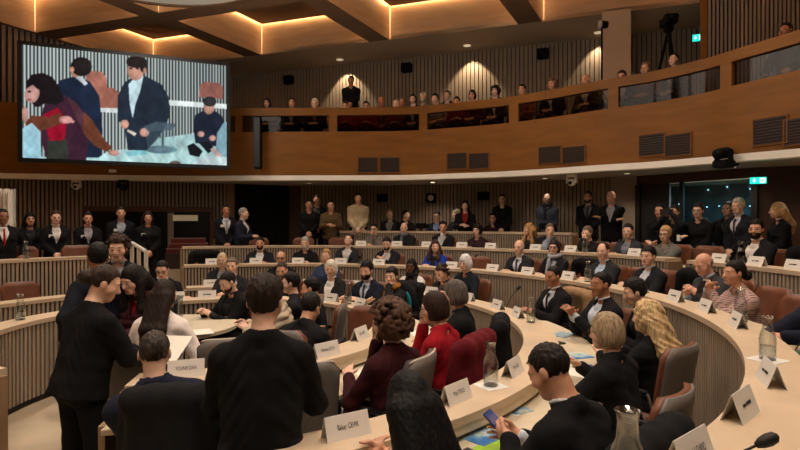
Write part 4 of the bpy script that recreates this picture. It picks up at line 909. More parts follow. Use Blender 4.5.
def putchair(x,y,fl,bear,label,kind,grp='conference chairs'):
    proto=CB if kind=='brown' else CD; rz=R(bear)-math.pi/2
    if not used[kind]: used[kind]=1; proto.location=(x,y,fl); proto.rotation_euler=(0,0,rz); proto['label']=label; proto['group']=grp; return proto
    return dup(proto,(x,y,fl),rz,label,grp)
for (x,y,fl,be,who,kind) in SEATS:
    k='brown' if kind in('brown','coat') else 'dark'
    putchair(x,y,fl,be,('brown leather chair' if k=='brown' else 'dark grey chair')+' occupied by the '+who,k)
# ================= empty chairs
def ringbear(x,y,yaw=0): return math.degrees(math.atan2(CY-y,CX-x))+yaw
def emptyc(u,r,label,kind='brown',far=True,fl=0.,yaw=0):
    x,y=ringpt(u,r,far); putchair(x,y,fl,ringbear(x,y,yaw),label,kind)
emptyc(27,4.0,'empty brown leather chair behind the left middle bench')
emptyc(26,5.5,'empty brown leather chair beside the man with the red tie',fl=.45)
emptyc(80,5.5,'empty brown leather chair behind the tallest left bench near the aisle',fl=.45)
emptyc(257,6.8,'empty brown leather chair behind the dark-bearded man in charcoal',fl=.51)
emptyc(302,6.8,'empty brown leather chair behind the man with grey beard',fl=.51)
emptyc(337,6.8,'empty brown leather chair behind the man tilting his head',fl=.51)
emptyc(475,5.4,'empty brown leather chair between the blue jacket and the bald man',fl=.24,yaw=20)
emptyc(540,5.45,'empty brown leather chair between the bald man and the scarf woman',fl=.24)
emptyc(628,5.4,'empty brown leather chair left of the young man with fringe',fl=.24)
emptyc(612,6.85,'empty brown leather chair between cropped grey head and grey suit',fl=.51)
emptyc(697,6.85,'empty brown leather chair by the gap in the fourth row',fl=.51)
emptyc(777,5.2,'empty brown leather chair beside the pink checked jacket',fl=.24,yaw=14)
putchair(-.32,5.2,0,262,'empty brown leather chair standing inside the ring near two name cards','brown')
putchair(-.66,3.55,0,100,'large empty grey-backed chair beside the black sweater','dark')
x,y=ringpt(206,1.12,False); putchair(x+.17,y,0,ringbear(x,y),'small grey-backed chair left of the black sweater','dark')
putchair(1.23,2.92,0,134,'brown leather chair with grey back occupied by the woman with grey-blonde bob','brown')
o=PLACED['woman with long wavy blonde hair'][0].location; putchair(o.x-.10,o.y+.0,0,128,'brown leather chair with grey back occupied by the wavy blonde woman','brown')
o=PLACED['woman in red jacket with short brown hair'][0].location; putchair(o.x-.06,o.y+.03,0,150,'dark grey chair occupied by the woman in red jacket','dark'); REDC=(o.x-.06,o.y+.03,150)
o=PLACED['man in navy suit with greying crop'][0].location; NAVC=(o.x+.07,o.y+.10,ringbear(o.x,o.y)-8); putchair(*NAVC[:2],0,NAVC[2],'dark grey chair occupied by the man in navy suit with greying crop','dark')
putchair(-.10,3.59,0,155,'grey-backed chair between the dark curls and the red jacket','dark')
# ================= coats over chair backs
def coat(x,y,fl,bear,color,label,lining=None,w=.25,low=.42,front=False):
    f=Field((-.45,-.55,.25),(.45,.05,1.2),.012)
    f.rc((-w+.03,-.285,.985),(w-.03,-.285,.985),.066,.066,.03)
    for s in (-1,1):
        f.rc((s*(w-.06),-.28,.98),(s*(w-.02),-.30,low),.055,.075,.06); f.rc((s*w*.3,-.28,.98),(s*w*.33,-.33,low+.05),.06,.085,.06)
        f.rc((s*w,-.24,.97),(s*(w+.035),-.20,.55),.05,.045,.04)
    X,Y,Z=f.full(); f.d-=(.007*np.sin(38*X+5*Z)*np.sin(9*Z+11*X)).astype(np.float32)
    f.rc((-w*.8,-.17,.55),(w*.8,-.17,.55),.05,.05,0,True); f.rc((0,-.285,.99),(0,-.335,low+.05),.06,.08,.05)
    if front: f.el((0,-.17,.78),(.25,.085,.27),None,.04); f.el((0,-.1,.56),(.22,.16,.09),None,.05)
    v,q=f.mesh(); o=mkmesh('coat',v,q,[cloth(color)],None,None,(x,y,fl),R(bear)-math.pi/2); tag(o,label,'coat')
    if lining:
        f=Field((-.45,-.55,.25),(.45,.05,1.2),.012); f.el((-.12,-.10,.76),(.10,.035,.18),None,.01); v,q=f.mesh(); mkmesh('lining',v,q,[cloth(lining)],o)
def coat_at(who,color,label,**k):
    for (x,y,fl,be,w,kd) in SEATS:
        if w==who: coat(x,y,fl,be,color,label,**k); return
coat(NAVC[0],NAVC[1],-.02,NAVC[2],(24,24,25),'black coat draped over the chair of the navy-suited man',w=.225)
coat_at('man with cropped dark hair',(17,17,19),'black coat draped over the chair of the man with the phone')
coat_at('person with grey bob and black coat',(16,16,18),'black coat draped behind the person with the grey bob')
coat_at('man in dark suit and dark tie',(150,120,88),'beige coat draped over the chair of the man with tie')
coat(REDC[0],REDC[1],0,REDC[2],(92,18,26),'dark red coat draped over the chair of the woman in red')
coat_at('woman in mustard scarf',(16,16,18),'black coat with teal lining on the chair of the mustard-scarf woman',lining=(28,110,124),front=True,w=.24)
x,y=ringpt(678,5.4,True); coat(x,y,.24,ringbear(x,y),(14,14,15),'black padded coat over a chair between young man and balding man'); putchair(x,y,.24,ringbear(x,y),'brown chair hidden under the black padded coat','brown')
x,y=ringpt(577,5.4,True); coat(x,y,.24,ringbear(x,y),(14,14,15),'black coat over a chair beside the scarf woman'); putchair(x,y,.24,ringbear(x,y),'brown chair hidden under the black coat beside the scarf woman','brown')
x,y=ringpt(205,5.4,True); coat(x,y,.24,ringbear(x,y),(14,14,15),'black coat over a chair at the left end of the third row'); putchair(x,y,.24,ringbear(x,y),'brown chair under the black coat at the left end','brown')
x,y=ringpt(792,6.75,True); coat(x,y,.51,ringbear(x,y),(14,14,15),'black coat over a chair beside the dark-bearded man with open collar'); putchair(x,y,.51,ringbear(x,y),'brown chair under the coat right of the green bottle','brown')
# ================= name cards
CARD=mat('card_stock',(226,222,214),.6,.03,6); INK=mat('print_ink',(44,42,44),.6,0)
dg=bpy.context.evaluated_depsgraph_get
def text_mesh(s,size,sx):
    c=bpy.data.curves.new('t','FONT'); c.body=s; c.size=size; c.align_x='CENTER'; c.align_y='CENTER'
    o=bpy.data.objects.new('t',c); COL.objects.link(o); bpy.context.view_layer.update()
    me=bpy.data.meshes.new_from_object(o.evaluated_get(dg())); bpy.data.objects.remove(o)
    v=[(p.co.x*sx,p.co.y) for p in me.vertices]; f=[tuple(p.vertices) for p in me.polygons]; bpy.data.meshes.remove(me); return v,f
def onledge(ring,u,v): Y=F*(CAMZ-ZD[ring])/(v-V0); return (u-400)/F*Y,Y
def card(ring,u,label,text=None,far=True,dr=.12,W=.225,H=.105,yaw=0,zl=None,r=None,pv=None):
    rr=(r or RD[ring])+dr; x,y=ringpt(u,rr,far) if not pv else onledge(ring,u,pv); a=math.atan2(y-CY,x-CX)+math.pi/2+R(yaw); dpt=.040
    m=MB(); w=W/2; t=.0015
    for s in (-1,1):
        m.hexa([(-w,s*dpt,0),(w,s*dpt,0),(w,s*dpt-s*t*2,0),(-w,s*dpt-s*t*2,0),(-w,0+s*t,H),(w,s*t,H),(w,-s*t*.2,H),(-w,-s*t*.2,H)])
    o=m.build('name_card',CARD,None,loc=(x,y,zl or ZD[ring]),rz=a); tag(o,label,'name card','tent name cards on the desks')
    if text: v,f=text_mesh(text,.034,.62)
    else: v=[(-.05,-.006),(-.012,-.006),(-.012,.005),(-.05,.005),(-.006,-.006),(.05,-.006),(.05,.007),(-.006,.007)]; f=[(0,1,2,3),(4,5,6,7)]
    for s in (-1,1):
        m=MB(); up=Vector((0,-s*dpt,H)).normalized(); nn=Vector((0,s*H,dpt)).normalized(); base=Vector((0,s*dpt*.5,H*.5))+nn*.0025
        m.add([tuple(base+Vector((-s*px if s>0 else px,0,0))+up*py) for px,py in v],f); m.build('lettering',INK,o)
card(2,346,'large name card at the near end of the desk beside the black sweater','Bakar CEVIK',pv=436)
card(2,456,'name card between the black-haired woman and the carafe on white paper','Maja TEKELI',pv=401,yaw=4)
card(2,513,'name card just past the carafe, before the man with the phone','Mira KOCU',pv=374)
card(2,535,'name card hidden partly by the cropped dark head','',far=False,dr=.14)
card(1,326,'name card before the large empty grey-backed chair','Mehmet ECTU',pv=356)
card(1,360,'name card touching the curly-haired woman\'s hands','Dino GESU',pv=339)
card(1,186,'name card standing before the navy-suited man','YOUNIS DAN',far=False)
card(3,690,'name card at the bottom edge in the lower right corner','Daniel CUKIO',pv=466)
card(3,741,'folded name card alone on the wide pale ledge',None,pv=416,yaw=-4)
card(3,771,'small name card seen edge-on behind the patterned carafe',None,pv=383,yaw=14)
for u,l in ((207,'in front of the man in black leather, far inner desk'),(331,'in front of the white shoulder-length bob'),(361,'in front of the bearded man in navy suit'),(175,'in front of the man in glasses by the aisle')):
    card(1,u,'white name card '+l)
for u,l in ((211,'by the pale blonde bob'),(310,'beside the balding man with dark glasses'),(357,'between the white bob and the bearded navy suit'),(432,'left of the short brown curls'),(468,'in front of the round white hair'),(498,'on the bend right of the white-haired woman'),(518,'turned sideways on the bend near the water bottle')):
    card(2,u,'white name card '+l)
for u,l in ((212,'before the black coat at the left end'),(256,'before the dark-bearded charcoal jacket'),(298,'before the grey-bearded man in black'),(341,'before the man tilting his head'),(379,'before the man looking at his fingers'),(452,'right of the cobalt blue jacket'),(493,'left of the bald man in grey'),(528,'before the bald man\'s right side'),(569,'before the black coat by the scarf woman'),(640,'before the young man with fringe'),(676,'before the draped padded coat'),(707,'before the balding reader'),(738,'before the pink checked jacket')):
    card(3,u,'white name card '+l)
for u,l in ((361,'before the woman with patterned top'),(397,'before the bald man with light scarf'),(427,'before the man touching his neck'),(462,'left of the maroon woman with curls'),(491,'right of the maroon woman with curls'),(536,'between the honey-blonde and the leaning man'),(571,'before the hands pressed to mouth'),(635,'before the grey suit and short blonde woman'),(720,'at the left start of the right section'),(757,'beside the green bottle'),(795,'at the right edge of the fourth section')):
    card(4,u,'white name card '+l)
# ================= carafes and bottles
GLS=glassmat('carafe_glass',(250,252,252),.06); WAT=glassmat('carafe_water',(244,248,248),.05); GRN=glassmat('green_glass',(70,110,84),.2)
def carafe(ring,u,label,far=True,dr=.12,gl=None,s=1.,napkin=False,r=None,zl=None,name='water_carafe',pv=None):
    x,y=ringpt(u,(r or RD[ring])+dr,far) if not pv else onledge(ring,u,pv); z=zl or ZD[ring]
    if napkin:
        m=MB(); m.box((0,0,.001),(.16,.16,.002)); o=m.build('paper_napkin',mat('napkin',(232,230,224),.8,.03,8),None,loc=(x,y,z),rz=.5); tag(o,'white square napkin under the '+label,'napkin'); z+=.002
    T=thing(name,label,'carafe' if name=='water_carafe' else 'bottle',(x,y,z))
    m=MB(); pr=[(0,.0),(.043,.0),(.046,.012),(.046,.13),(.040,.165),(.029,.19),(.026,.235),(.031,.262),(.034,.265),(.031,.268),(.023,.235),(.026,.19),(.036,.165),(.042,.13),(.042,.014),(0,.010)]
    m.lathe([(a*s,b*s) for a,b in pr],n=24,closed=False); m.build('vessel',gl or GLS,T,smooth=True)
    m=MB(); m.lathe([(0,.0105*s),(.0415*s,.0145*s),(.0415*s,.085*s),(0,.085*s)],n=20,closed=False); m.build('water',WAT,T,smooth=False)
    m=MB(); m.lathe([(0,.003),(.0435*s,.003),(.0435*s,.0085),(0,.0085)],n=20,closed=False); m.build('base',mat('thick_glass_base',(70,72,70),.15,0),T)
    return T
carafe(2,491,'tall glass carafe between two large name cards',pv=386,napkin=True)
carafe(2,531,'water bottle standing by the hands of the man with tie',far=True,dr=.16,s=.95)
carafe(3,768,'patterned glass carafe near the right edge',pv=360,napkin=True,s=.9)
carafe(3,741,'glass carafe in front of the pink checked jacket',far=True,dr=.2)
carafe(3,628,'glass carafe at the bottom edge in front of the draped coat',pv=512)
carafe(3,588,'water bottle left of the man with receding hair')
carafe(1,348,'water bottle between the white bob and the bearded navy suit')
carafe(3,360,'water bottle beside the man tilting his head',gl=GRN)
carafe(4,741,'green glass bottle before the dark-bearded open collar',gl=GRN,name='green_bottle')
carafe(1,20,'small glass carafe on the left innermost bench',dr=.16)
carafe(3,26,'glass carafe on the tallest left bench',zl=1.30)
carafe(3,237,'water bottle between the blonde bob and dark-bearded charcoal man')
carafe(4,585,'water bottle by the hands pressed to the mouth')
# ================= microphones
MIC=mat('mic_black',(12,12,12),.6,.1,40)
def mic(ring,u,label,far=True,dr=.34,hgt=.30,bend=(.0,-.16),r=None,zl=None,pv=None,rot=0,reach=.17):
    x,y=ringpt(u,RD[ring]+dr,far) if not pv else onledge(ring,u,pv); a=math.atan2(y-CY,x-CX)-math.pi/2+rot
    T=thing('desk_microphone',label,'microphone',(x,y,(zl or ZD[ring]-.13)),a,'gooseneck microphones')
    m=MB(); m.box((0,0,.012),(.10,.12,.024)); m.build('base',MIC,T,bevel=.006)
    p=[(0,0,.02),(bend[0]*.1,reach*.18,hgt*.4),(bend[0]*.5,reach*.6,hgt*.8),(bend[0],reach,hgt)]
    m=MB(); m.tube(p,.004,6); m.build('gooseneck',MIC,T,smooth=True)
    d=(Vector(p[3])-Vector(p[2])).normalized(); m=MB(); q=Vector(p[3]); m.tube([q-d*.005,q+d*.012,q+d*.035,q+d*.055,q+d*.064],[.008,.016,.019,.016,.006],12); m.build('foam_head',MIC,T,smooth=True)
mic(3,728,'black desk microphone at the lower right corner of the wide ledge',hgt=.10,bend=(.03,0),pv=478,zl=ZD[3],rot=1.17,reach=.08)
mic(2,470,'black desk microphone beside the magazine near the phone',far=False,dr=.42,hgt=.06)
mic(2,574,'black desk microphone before the grey-blonde bob',far=False,dr=.42,hgt=.2) if False else None
mic(2,504,'black desk microphone on the bend of the second ring',dr=.2,hgt=.34)
mic(3,793,'black desk microphone near the hands at the right edge',far=True,dr=.36,hgt=.2)
mic(4,612,'black desk microphone before the grey-suited row end')
mic(3,470,'black desk microphone right of the cobalt jacket')
mic(3,556,'black desk microphone before the woman with pale scarf')
mic(4,410,'black desk microphone right of the light scarf')
# ================= papers, magazines, phone, laptop
PAP=mat('paper',(232,228,216),.75,.03,6)
def sheet(loc,w,d,rz,label,m_=None,name='paper_sheet',cat='paper',t=.002):
    m=MB(); m.box((0,0,t/2),(w,d,t)); o=m.build(name,m_ or PAP,None,loc=loc,rz=rz); return tag(o,label,cat)
def wp(ring,u,v): # point on a worktop seen at u,v
    z=ZD[ring]-.13; Y=F*(CAMZ-z)/(v-V0); return ((u-400)/F*Y,Y,z)
def magmat():
    m=bpy.data.materials.new('magazine_cover'); m.use_nodes=True; n=m.node_tree.nodes; l=m.node_tree.links; b=n['Principled BSDF']; b.inputs['Roughness'].default_value=.3
    tc=n.new('ShaderNodeTexCoord'); sp=n.new('ShaderNodeSeparateXYZ'); l.new(tc.outputs['Object'],sp.inputs[0]); w=n.new('ShaderNodeTexNoise'); w.inputs['Scale'].default_value=9; l.new(tc.outputs['Object'],w.inputs['Vector'])
    a=n.new('ShaderNodeMath'); a.operation='MULTIPLY_ADD'; a.inputs[1].default_value=3.2; l.new(sp.outputs[1],a.inputs[0]); l.new(w.outputs[0],a.inputs[2])
    r=n.new('ShaderNodeValToRGB'); l.new(a.outputs[0],r.inputs[0]); e=r.color_ramp.elements; e[0].position=.25; e[0].color=(*s2l((54,120,190)),1); e[1].position=.75; e[1].color=(*s2l((226,232,236)),1)
    for p,c in ((.42,(120,176,214)),(.5,(214,226,232)),(.6,(150,190,120))): q=e.new(p); q.color=(*s2l(c),1)
    l.new(r.outputs[0],b.inputs['Base Color']); return m
MAG=magmat(); LIME=mat('lime_paper',(150,200,40),.6,.05,5)
x,y,z=wp(2,476,434); sheet((x,y,z),.21,.27,.75,'blue and white magazine on the desk left of the phone',MAG,'magazine','magazine',.004)
x,y,z=wp(2,494,447); sheet((x,y,z),.20,.12,.75,'lime green leaflet under the magazine',LIME,'leaflet','paper')
x,y,z=wp(2,500,413); sheet((x,y,z),.20,.14,.2,'white sheet beside the hands of the phone man')
x,y,z=wp(2,520,411); sheet((x,y,z+.002),.14,.09,.5,'blue printed leaflet behind the phone',MAG,'leaflet','paper')
x,y,z=wp(2,576,356); sheet((x,y,z),.24,.20,.3,'blue printed magazine before the grey-blonde bob',MAG,'magazine','magazine',.004)
x,y,z=wp(2,572,372); sheet((x,y,z),.21,.28,.9,'white sheet nearest the cropped dark head')
x,y,z=wp(2,584,368); sheet((x,y,z+.003),.16,.06,.2,'dark blue pen case on white sheets',mat('pen_case',(40,60,100),.5,.1,9),'pen_case','pen case',.012)
x,y,z=wp(2,563,335); sheet((x,y,z),.24,.17,.8,'pale blue folder beside the man with clasped hands',mat('pale_folder',(150,176,190),.5,.05,5),'folder','folder',.006)
x,y,z=wp(2,556,343); sheet((x,y,z),.10,.16,.4,'black notebook on the middle desk',mat('notebook_cover',(18,18,20),.5,.05,9),'notebook','notebook',.012)
x,y,z=wp(3,752,316); sheet((x,y,z),.2,.14,.6,'blue leaflet before the hands at the right edge',MAG,'leaflet','paper')
x,y,z=wp(3,778,340); sheet((x,y,z),.21,.29,.4,'white sheet before the hands at the right edge')
x,y,z=wp(3,785,352); sheet((x,y,z),.14,.20,1.0,'green leaflet near the right edge microphone',mat('green_leaf',(60,140,110),.5,.05,5),'leaflet','paper')
x,y,z=wp(1,364,370) ; sheet((x,y,z),.21,.28,.5,'white sheet at the curly-haired woman\'s elbow')
x,y,z=wp(1,420,333); sheet((x,y,z),.21,.28,.2,'white sheet before the woman in red')
x,y,z=wp(1,205,352) ; sheet((-1.30,3.62,.75),.28,.2,.2,'white sheet on the table end near the navy suit')
x,y,z=ringpt(198,.0+1.0,False)+(0,); sheet((-2.0,5.35,.75),.21,.28,.5,'white sheet at the near rim of the round table')
x,y,z=wp(3,792,442) if False else wp(3,700,303); sheet((x,y,z),.21,.28,.4,'white sheet under the balding reader\'s hands')
# phone held by the near man
o,hc,arms,f=PLACED['man with cropped dark hair'][0],PLACED['man with cropped dark hair'][1],PLACED['man with cropped dark hair'][2],0
wl_=[Vector(a[2]) for a in arms]; mid=(wl_[0]+wl_[1])/2+Vector((.0,.10,.035))
T=thing('mobile_phone','dark blue phone held by the man with cropped hair','phone')
T.matrix_world=Matrix.Translation(o.location)@Matrix.Rotation(o.rotation_euler.z,4,'Z')@Matrix.Translation(mid)@Matrix.Rotation(R(40),4,'X')@Matrix.Rotation(R(12),4,'Z')
m=MB(); m.box((0,0,0),(.076,.155,.009)); m.build('phone_case',mat('phone_case',(34,48,92),.4,.05,9),T,bevel=.004)
m=MB(); m.box((0,0,.0052),(.068,.145,.001)); m.build('phone_screen',mat('phone_glass',(10,12,20),.1,0,emit=(90,120,190),estr=.25),T)
def held(who,label,name,cat,dims,mt,off,rot=(0,0,0)):
    o,hc,arms,f=PLACED[who]; w=(Vector(arms[0][2])+Vector(arms[1][2]))/2+Vector(off)
    m=MB(); m.box((0,0,0),dims); q=m.build(name,mt); q.matrix_world=Matrix.Translation(o.location)@Matrix.Rotation(o.rotation_euler.z,4,'Z')@Matrix.Translation(w)@Matrix.Rotation(rot[2],4,'Z')@Matrix.Rotation(rot[0],4,'X'); return tag(q,label,cat)
held('woman in black blazer with hair bun','white sheet held by the woman in the black blazer','paper_sheet','paper',(.21,.29,.003),PAP,(.03,.17,.02),(.5,0,.4))
held('woman in pink checked jacket','dark phone held up by the woman in checked jacket','mobile_phone','phone',(.07,.012,.14),mat('phone_dark',(24,24,26),.3,0),(0,.09,.05),(.4,0,0))
held('photographer in black','black camera held by the photographer','camera','camera',(.14,.16,.1),MIC,(0,.10,.06))
held('woman in dark glasses and black top','small white paper cup held by the woman in dark glasses','paper_cup','cup',(.05,.05,.1),PAP,(.1,.1,.08))
# ballot box
T=thing('ballot_box','clear ballot box on the round table behind the white blouse','box',(-2.62,5.85,.75),.25)
BXG=glassmat('acrylic',(214,222,222),.14)
m=MB()
for sx,sy,dx,dy in ((0,.14,.40,.006),(0,-.14,.40,.006),(.197,0,.006,.274),(-.197,0,.006,.274)): m.box((sx,sy,.13),(dx,dy,.26))
m.box((0,0,.003),(.39,.274,.006)); m.build('acrylic_wall',BXG,T)
m=MB(); m.box((0,0,.266),(.42,.30,.012)); m.build('lid',BXG,T)
m=MB(); 
for sx,sy in ((.197,.14),(-.197,.14),(.197,-.14),(-.197,-.14)): m.box((sx,sy,.13),(.008,.008,.26))
m.build('edge_trim',mat('grey_trim',(150,156,156),.3,0),T)
T=thing('laptop','black laptop open near the empty brown chair','laptop',(-.62,4.62,.0)) if False else None
# handrail, banner, seats stack
RAIL=mat('rail_white',(212,206,192),.5,.04,8)
T=thing('handrail','white handrail frame beside the steps left of the aisle','handrail',ray(132,300,8.6)[:2]+(0,) if False else (ray(132,300,8.7).x,8.7,.16))
b=ray(146,300,8.3)-ray(132,300,8.7); b.z=0; zt=ray(132,243,8.7).z-.16
m=MB()
for t in (0,.5,1): m.box((b.x*t,b.y*t,(zt-t*.12)/2),(.045,.045,zt-t*.12))
m.build('post',RAIL,T); m=MB(); m.tube([(0,0,zt),(b.x,b.y,zt-.12)],.032,8); m.build('top_rail',RAIL,T)
m=MB(); pr=[]
P=[]
for i in range(25):
    t=i/24; u=-8+20*t; q=ray(u,300,9.9); P.append((q.x,q.y+.06*math.sin(i*1.1)))
vs=[];fs=[]
for i,(x,y) in enumerate(P):
    zt_=ray(0,190+1.6*math.cos(i*.9),9.9).z
    vs+=[(x,y,.5),(x,y,zt_),(x,y+.04,zt_),(x,y+.04,.5)]
for i in range(24):
    a=4*i;c=a+4
    for k in range(4): k2=(k+1)%4; fs.append((a+k,c+k,c+k2,a+k2))
m.add(vs,fs); tag(m.build('hanging_banner',mat('white_cloth',(214,206,192),.9,.05,8),smooth=True),'white gathered cloth banner hanging at the left edge','banner')
# framed opening in the left wall
def wl_pt(u,v,off=.0):
    k=(u-400)/F
    for a,b in zip(wl[:-1],wl[1:]):
        a=Vector(a);b=Vector(b);d=b-a; den=d.x-k*d.y
        t=(k*a.y-a.x)/den
        if -.02<=t<=1.02:
            p=a+d*t; n=Vector((d.y,-d.x)).normalized(); p=p+n*off; return Vector((p.x,p.y,CAMZ+(V0-v)/F*p.y)),d.normalized(),n
    raise ValueError(u)
FRM=mat('frame_brown',(82,46,26),.5,.15,3)
m=MB(); a,_,n=wl_pt(84,207,.03); b,_,n=wl_pt(214,207,.03)
vwall(m,a.xy,b.xy,a.z-.10,a.z+.02,-.08); c,_,_=wl_pt(210,207,.03); vwall(m,c.xy,b.xy,.45,a.z-.1,-.08)
struct(m.build('window_8',[FRM])); 
m=MB(); vwall(m,a.xy,c.xy,.9,a.z-.1,-.02); struct(m.build('window_9',mat('dark_glazing',(20,18,17),.25,.1,2)))
m=MB(); p,_,_=wl_pt(168,215,.06); q,_,_=wl_pt(174,215,.06); vwall(m,p.xy,q.xy,.9,a.z-.12,-.03); struct(m.build('trim_3',mat('pale_post',(150,138,118),.6,.05,4)))
p,d,n=wl_pt(186,218,.16); m=MB(); m.box((p.x,p.y,p.z),(.55,.12,.14),math.atan2(d.y,d.x)); tag(m.build('wall_lamp',mat('lamp_panel',(200,190,160),.6,.05,4,emit=(255,230,180),estr=.12)),'pale box lamp seen in the framed opening','lamp')
p,d,n=wl_pt(190,246,.45)
for k in range(3):
    m=MB(); m.box((0,0,.05),(.95-.1*k,.36,.10)); m.cur=1; m.box((0,0,.108),(.95-.1*k,.37,.016)); o=m.build('folded_cloth',[mat('red_cloth',(112,40,42),.9,.1,9),mat('pale_cloth',(170,140,134),.9,.05,9)],None,loc=(p.x,p.y,p.z-.16+k*.116),rz=math.atan2(d.y,d.x)); tag(o,['lowest','middle','topmost'][k]+' of three folded red cloths below the framed opening','cloth','folded red cloths')
m=MB(); m.box((p.x,p.y,(p.z-.16+.45)/2),(1.0,.4,p.z-.16-.45),math.atan2(d.y,d.x)); tag(m.build('low_cabinet',mat('dark_cabinet',(50,38,32),.6,.1,4)),'dark low cabinet under the folded red cloths','cabinet')
# ================= things on the balcony front
def onbal(u,v,off=0.): 
    p,d,n=bal(u); q=p+n*off; return Vector((q.x,q.y,CAMZ+(V0-v)/F*q.y)),math.atan2(d.y,d.x)
VEN=mat('grille_brown',(62,40,26),.6,.15,12)
for (u,v,w,h,l) in ((379,165,42,15,'left of the middle'),(468,161,42,16,'above the press desks'),(562,155,46,17,'above the bearded guard'),(665,145,50,22,'left of the moving-head lamp'),(786,131,60,27,'nearest the right edge')):
    T=None
    for s in (-1,1):
        p,a=onbal(u+s*w*.26,v,.012); W=w*.47/F*p.y/ max(.55,abs(math.cos(a-math.atan2(p.y,p.x)+math.pi/2))) ; Hh=h/F*p.y
        if T is None: T=thing('wall_vent','twin brown vent grille on the balcony front, '+l,'vent',p,a,'balcony vents'); org=p
        q=(p-org); q=Matrix.Rotation(-a,3,'Z')@q if s<0 else Matrix.Rotation(-T.rotation_euler.z,3,'Z')@q
        rel=a-T.rotation_euler.z
        m=MB(); m.cur=0; m.box((q.x,q.y+.0,q.z),(W,.01,Hh),rel); m.cur=1
        for k in range(9): m.box((q.x,q.y-.008,q.z-Hh/2+Hh*(k+.5)/9),(W*.96,.02,Hh/24),rel)
        m.build('grille',[BLACK,VEN],T)
        m=MB()
        for k in (-1,1): m.box((q.x,q.y-.01,q.z+k*Hh/2),(W+.02,.025,.014),rel); m.box((q.x+k*W/2*math.cos(rel),q.y+k*W/2*math.sin(rel)-.01,q.z),(.016,.025,Hh+.014),rel)
        m.build('frame',WOOD_BALC,T)
SPK=mat('speaker_black',(9,9,10),.7,.1,20,spec=.15)
def box_at(name,label,cat,p,a,d,mt): m=MB(); m.box((0,0,0),d); return tag(m.build(name,mt,None,loc=p,rz=a,bevel=.012),label,cat)
p,a=onbal(261,143,.22); 
T=thing('column_speaker','tall thin black column speaker right of the screen','speaker',p,a)
hh=52/F*p.y; m=MB(); m.box((0,0,0),(.15,.16,hh)); m.build('cabinet',SPK,T,bevel=.015); m=MB(); m.box((0,-.083,0),(.12,.006,hh*.94)); m.build('grille',mat('speaker_grille',(14,14,15),.5,.1,60),T)
m=MB(); m.box((0,.15,hh*.3),(.06,.14,.05)); m.box((0,.15,-hh*.3),(.06,.14,.05)); m.build('bracket',SPK,T)
p,a=onbal(113,171,.02); box_at('wall_plate','small pale plate on the balcony front under the screen','plate',p,a,(.16,.02,.07),WHITE)
def dome(u,v,off,label,mt,s=1.):
    p,a=onbal(u,v,off); top=zbot(u); T=thing('dome_camera',label,'camera',(p.x,p.y,top),a)
    m=MB(); m.lathe([(0,0),(.085*s,0),(.085*s,-.03),(.07*s,-.05),(0,-.05)],n=20,closed=False); m.build('mount',mt,T)
    for sx in (-1,1): m=MB(); m.box((sx*.075*s,0,-.09*s),(.02*s,.07*s,.10*s)); m.build('yoke',mt,T)
    m=MB(); m.lathe([(.0,-.19*s),(.04*s,-.18*s),(.062*s,-.15*s),(.062*s,-.11*s),(.04*s,-.075*s),(0,-.07*s)],n=16,closed=False); m.build('camera_head',mt,T,smooth=True)
    m=MB(); m.tube([(0,-.05*s,-.135*s),(0,-.072*s,-.14*s)],.03*s,12); m.build('lens',BLACK,T)
dome(72,187,-.25,'white dome camera under the balcony left of the screen bottom',WHITE,1.15)
dome(563,183,-.35,'white dome camera under the balcony above the bearded guard',WHITE,1.2)
dome(123,181,-.02,'black dome camera hanging below the screen',SPK,1.3)
p,a=onbal(732,158,.18)
T=thing('moving_head_lamp','black moving-head lamp on the pale balcony edge','lamp',p,a)
m=MB(); m.box((0,0,-.09),(.24,.22,.12)); m.build('base',SPK,T,bevel=.02)
for s in (-1,1): m=MB(); m.box((s*.11,0,.03),(.03,.10,.18)); m.build('yoke',SPK,T,bevel=.01)
m=MB(); m.tube([(.0,.12,.10),(0,.06,.085),(0,-.08,.06),(0,-.16,.05)],[.06,.085,.085,.07],16); m.build('lamp_head',SPK,T,smooth=True)
m=MB(); m.box((0,.13,-.09),(.1,.26,.04)); m.build('bracket',SPK,T)
# press equipment on the rear desks
for (u,l) in ((421,'between the hoodie man and the glasses man'),(545,'at the right end of the rear desks')):
    x,y=ringpt(u,RD[5]+.36); T=thing('press_camera','small black camera on the press desk '+l,'camera',(x,y,ZD[5]-.13),1.2)
    m=MB(); m.box((0,0,.25),(.16,.22,.13)); m.tube([(0,-.11,.25),(0,-.2,.25)],[.045,.05],12); m.build('camera_body',SPK,T,bevel=.01)
    for k in range(3): aa=R(120*k); m=MB(); m.tube([(0,0,.19),(.11*math.cos(aa),.11*math.sin(aa),0)],.01,6); m.build('leg',SPK,T)
